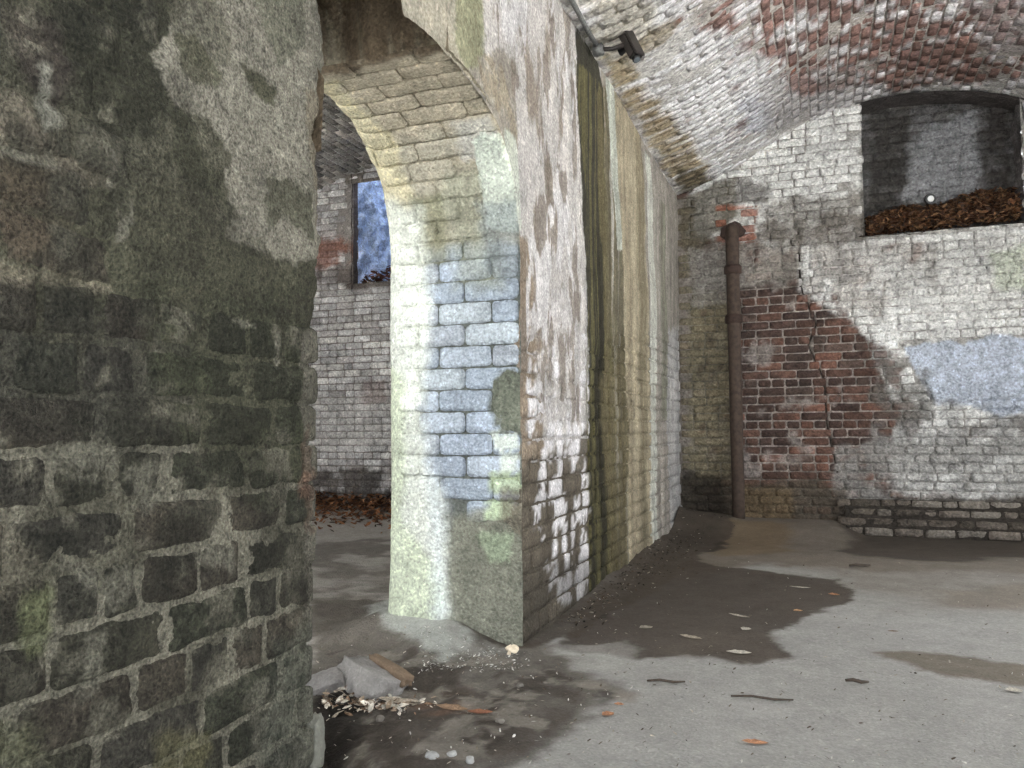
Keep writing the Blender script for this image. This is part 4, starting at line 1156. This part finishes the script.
def in_niche(r):
    x = r.uniform(NX0 + .03, NX1 - .03); y = r.uniform(YB + 0.0, YB + DN - .03)
    t = (x - NX0) / (NX1 - NX0); hh = 0.28 + 0.17 * t ** 1.3 + 0.03 * math.sin(9 * x)
    return np.array([x, y, NZ0 + 0.01 + max(hh, 0.02) * (0.55 + 0.45 * min(1, 1.6 * (y - YB) / DN)) * r.uniform(.05, 1.0) ** 0.6])
litter('leaf_litter', 5200, in_niche, (0.03, 0.09), 'brown leaf litter and twigs heaped on the sill of the wall niche', 3)
def at_far(r):
    x = r.uniform(-6.3, -3.2); y = YB - abs(r.gauss(0, 0.42)) - 0.03
    return np.array([x, y, fz(x, y) + 0.01 + max(0, .16 - .25 * (YB - y)) * r.random()])
litter('leaf_litter', 2600, at_far, (0.05, 0.12), 'rust brown leaf litter banked against the far bay back wall', 4,
       [lin(c) for c in ((122, 76, 44), (146, 94, 54), (84, 54, 36), (164, 112, 70), (64, 46, 36))])
def in_far_niche(r):
    x = r.uniform(N2X0 + .05, N2X1 - .05); y = r.uniform(YB + .02, YB + .9)
    return np.array([x, y, N2Z0 + 0.03 + 0.25 * r.random() * min(1, (x - N2X0) * 1.2 + .1)])
litter('brick_rubble', 700, in_far_niche, (0.06, 0.14), 'broken red-brown rubble heaped in the bright niche of the far bay', 5,
       [lin(c) for c in ((120, 72, 56), (96, 62, 50), (140, 84, 62), (70, 54, 48))])

# ---- stones
def rock(name, px, size, seed, label, col, yaw=0.0, flat=0.0, sink=0.25, tilt=0.0):
    import bmesh
    bm = bmesh.new(); bmesh.ops.create_cube(bm, size=1.0)
    bmesh.ops.subdivide_edges(bm, edges=bm.edges[:], cuts=7, use_grid_fill=True)
    V = np.array([v.co[:] for v in bm.verts])
    rad = np.linalg.norm(V, axis=1, keepdims=True)
    V = V * (1 - flat) * 0.55 / np.maximum(rad, .3) * 1.0 + V * flat if flat < 1 else V
    V = V * (1 + 0.20 * fbm(V, 3.0, 4, seed))[:, None] * np.array(size)
    c = np.column_stack([np.tile(lin(col), (len(V), 1)) * (1 + 0.25 * fbm(V, 14, 3, seed + 1))[:, None], np.zeros(len(V))])
    faces = [[v.index for v in f.verts] for f in bm.faces]; bm.free()
    p = px if len(px) == 3 else np.array([*at(px[0], px[1], 2, 0.0)[:2], 0])
    z = fz(p[0], p[1]) + size[2] * (0.5 - sink)
    o = link(name, make_mesh(name, V, faces, c), M_FLOOR, None, (p[0], p[1], z))
    o.rotation_euler = (tilt, 0, yaw)
    return o
o = rock('broken_stone_block', (370, 692), (0.27, 0.17, 0.13), 3, '', (150, 146, 143), -0.45, 0.8, 0.28, -0.25)
o.rotation_euler = (-0.30, 0.18, -0.45)
tag(o, 'broken grey stone block with a brown split edge lying in the opening', 'stone')
sp = rock('split_layer', (370, 692), (0.27, 0.06, 0.05), 4, '', (124, 104, 84), 0.0, 0.7, 0.2)
sp.parent = o; sp.location = (0.01, 0.07, 0.065); sp.rotation_euler = (0.1, 0, 0.05); sp['label'] = 'brown split edge of the block'
o = rock('stone_lump', (327, 693), (0.15, 0.12, 0.10), 5, '', (134, 130, 128), 0.2, 0.62, 0.35)
o.rotation_euler = (0.3, -0.25, 0.7)
tag(o, 'pale grey rough lump between the near pier and the broken block', 'stone')
o = rock('stone_sliver', (at(313, 742, 0, XW + 0.02)), (0.05, 0.07, 0.16), 8, '', (124, 124, 114), 0.1, 0.4, 0.25)
o.location = tuple(at(314, 742, 0, XW - 0.03)); tag(o, 'upright rounded stone at the foot of the broken pier edge', 'stone')
for k, (x, y, sz) in enumerate(((432, 762, .03), (452, 759, .022), (470, 763, .026), (500, 726, .024), (520, 690, .022), (380, 722, .028))):
    o = rock('pebble', (x, y), (sz * 1.4, sz, sz * .8), 20 + k, '', (170, 170, 168) if k < 3 else (124, 118, 110), k, 0.2, 0.25)
    tag(o, ('whitest pebble at the bottom edge by the dark soil', 'small pale pebble just right of the whitest pebble', 'third pale pebble from the near pier at the bottom edge',
            'grey pebble on dark soil below the stone pier', 'small grey pebble in front of the white mushroom', 'brown-grey pebble next to the broken stone block')[k], 'pebble', 'pebbles in the opening')

# ---- white mushroom by the corner of the pier
mp = at(510, 654, 2, 0.03)
mush = empty('mushroom', (mp[0], mp[1], fz(mp[0], mp[1]))); tag(mush, 'white curled mushroom on the ground at the pier corner', 'mushroom')
cap = tube([(0.0, 0, 0.028), (0.0, 0, 0.034), (0.0, 0, 0.046), (0.0, 0, 0.054)], [0.036, 0.040, 0.028, 0.008], 16)
for v in cap.vertices: v.co.z += 0.012 * math.sin(math.atan2(v.co.y, v.co.x) * 2) ; v.co.x += 0.012; v.co.x *= 1.15
part('cap', cap, BONE, mush); mush.scale = (0.75, 0.75, 0.75)
part('stem', tube([(-0.01, 0, -0.01), (-0.004, 0, 0.015), (0.006, 0, 0.034)], [0.016, 0.012, 0.011], 12), BONE, mush)

# ---- fallen leaves, twigs and chips that can be picked out on the floor
def floor_leaf(name, px, py, L, W, col, yaw, curl=0.25, label='', cat='leaf', group=None):
    p = at(px, py, 2, 0.0)
    n = 9; t = np.linspace(-1, 1, n)
    half = np.maximum(0.06, (1 - np.abs(t) ** 2.2)) * W / 2 * (1 + 0.15 * np.sin(9 * t + px))
    rows = []
    for sgn in (-1, 0, 1):
        rows.append(np.column_stack([t * L / 2, sgn * half, curl * (abs(sgn) * half + 0.35 * L * t ** 2 * 0.5)]))
    V = np.concatenate(rows); F = []
    for a in range(2):
        for k in range(n - 1): F.append([a * n + k, a * n + k + 1, (a + 1) * n + k + 1, (a + 1) * n + k])
    c = np.column_stack([np.tile(lin(col), (len(V), 1)) * (1 + .2 * np.sin(np.arange(len(V))))[:, None], np.zeros(len(V))])
    o = link(name, make_mesh(name, V, F, c), M_LEAF, None, (p[0], p[1], fz(p[0], p[1]) + 0.004))
    o.rotation_euler = (0.08, 0.05, yaw)
    tag(o, label, cat, group)
    return o
OR, PA, BR = (176, 122, 84), (184, 176, 162), (112, 88, 66)
for px, py, L, W, c, yw, lb in (
        (755, 743, .09, .035, OR, 0.2, 'orange leaf lying alone on the pale floor at the bottom'),
        (608, 716, .06, .04, OR, 1.0, 'orange leaf at the edge of the dark soil in front of the pier'),
        (619, 706, .04, .025, OR, 0.3, 'small orange leaf just behind the leaf at the soil edge'),
        (834, 595, .07, .05, OR, 0.1, 'orange leaf on the far tip of the damp patch'),
        (798, 612, .06, .04, (190, 142, 98), 0.6, 'yellow-orange leaf near the right rim of the damp patch'),
        (739, 655, .12, .05, PA, 0.3, 'large pale leaf at the front rim of the damp patch'),
        (746, 631, .08, .05, PA, 1.2, 'pale leaf in the middle of the damp patch'),
        (691, 639, .12, .04, (164, 152, 134), -0.2, 'long beige leaf lying on the damp patch near the pier'),
        (646, 629, .09, .05, (160, 150, 134), 0.8, 'beige leaf on the damp patch closest to the pier wall'),
        (800, 588, .14, .03, PA, 0.2, 'pale strip of bark at the back of the damp patch'),
        (739, 617, .13, .03, (170, 160, 146), -0.3, 'narrow pale bark strip behind the middle pale leaf'),
        (1014, 691, .07, .05, PA, 0.4, 'pale leaf beyond the damp streak by the right edge'),
        (893, 632, .06, .02, BR, 0.4, 'tiny brown leaf on the pale floor behind the damp streak'),
        (480, 716, .10, .04, (140, 92, 66), 0.4, 'rust coloured bark piece on the dark soil'),
        (452, 712, .13, .05, (150, 120, 92), 0.1, 'tan wood splinter lying on dark soil in the opening'),
        (400, 703, .22, .05, (190, 176, 156), 0.15, 'pale wooden splinter beside the bark chips'),
        (618, 520, .05, .03, BR, 0.0, '')):
    if lb: floor_leaf('fallen_leaf' if 'leaf' in lb else 'wood_chip', px, py, L, W, c, yw, label=lb, cat='leaf' if 'leaf' in lb else 'wood chip')
def twig(px, py, L, yaw, r, label, col=(84, 70, 58)):
    p = at(px, py, 2, 0.0)
    pts = [(-L / 2, 0, 0.004), (-L / 6, 0.008, 0.007), (L / 5, -0.006, 0.005), (L / 2, 0.01, 0.004)]
    o = link('twig', tube(pts, [r * .7, r, r, r * .6], 6), TW, None, (p[0], p[1], fz(p[0], p[1]) + r))
    o.rotation_euler = (0, 0, yaw); tag(o, label, 'twig')
TW = plain('dead_twig', (78, 66, 56), 0.85, 0, 0.25, 60, 0.3)
twig(762, 700, .24, 0.1, .005, 'long thin dark twig on the pale floor')
twig(666, 684, .16, 0.2, .006, 'short dark twig on the pale floor near the pier')
twig(857, 685, .09, 0.0, .008, 'stubby dark twig on the pale floor in front of the damp streak')
twig(860, 568, .16, 0.3, .010, 'dark stick on the brown earth behind the damp patch')

# ---- bark chips swept together in the opening, grit on the floor: too many to count
def chips(r):
    x, y = max(326, r.gauss(362, 30)), r.gauss(708, 5)
    p = at(x, y, 2, 0.0); p[2] = fz(p[0], p[1]) + r.uniform(0.0, 0.02); return p
o = litter('bark_chips', 260, chips, (0.015, 0.05), 'pale bark chips scattered in front of the broken stone block', 11,
           [lin(c) for c in ((180, 168, 150), (150, 130, 108), (206, 198, 184), (122, 96, 74))])
o['category'] = 'bark chips'
def grit(r):
    while True:
        x, y = r.uniform(300, 1024), r.uniform(560, 768)
        if x < 620 or r.random() < 0.5: break
    p = at(x, y, 2, 0.0); p[2] = fz(p[0], p[1]) + 0.003
    if p[0] < XW + 0.05 and (p[1] > YJ - 0.05 or p[1] < YN + 0.1): return grit(r)
    return p
o = litter('floor_grit', 900, grit, (0.006, 0.022), 'fine grit and crumbs strewn over the floor', 12,
           [lin(c) for c in ((196, 192, 184), (120, 108, 94), (92, 80, 68), (170, 160, 146))])
o['category'] = 'grit'
def crumbs(r):
    x, y = r.uniform(420, 530), r.uniform(622, 668)
    p = at(x, y, 2, 0.04); p[2] = fz(p[0], p[1]) + 0.004
    return p if p[1] < YJ - 0.10 else crumbs(r)
o = litter('mortar_crumbs', 420, crumbs, (0.006, 0.022), 'pale mortar crumbs spilled round the foot of the pier jamb', 14,
           [lin(c) for c in ((190, 188, 182), (160, 156, 148), (120, 112, 102), (206, 204, 198))])
o['category'] = 'mortar crumbs'
def soil(r):
    t = r.random(); y = 4.3 + t * 4.4; x = XW + 0.03 + abs(r.gauss(0, .16)) * (0.6 + t)
    return np.array([x, y, fz(x, y) + r.uniform(0, .012)])
o = litter('wall_foot_debris', 700, soil, (0.010, 0.035), 'dark crumbs and leaf scraps gathered along the foot of the pier', 13,
           [lin(c) for c in ((52, 44, 36), (74, 60, 48), (98, 84, 68), (150, 140, 124), (40, 34, 30))])
o['category'] = 'debris'
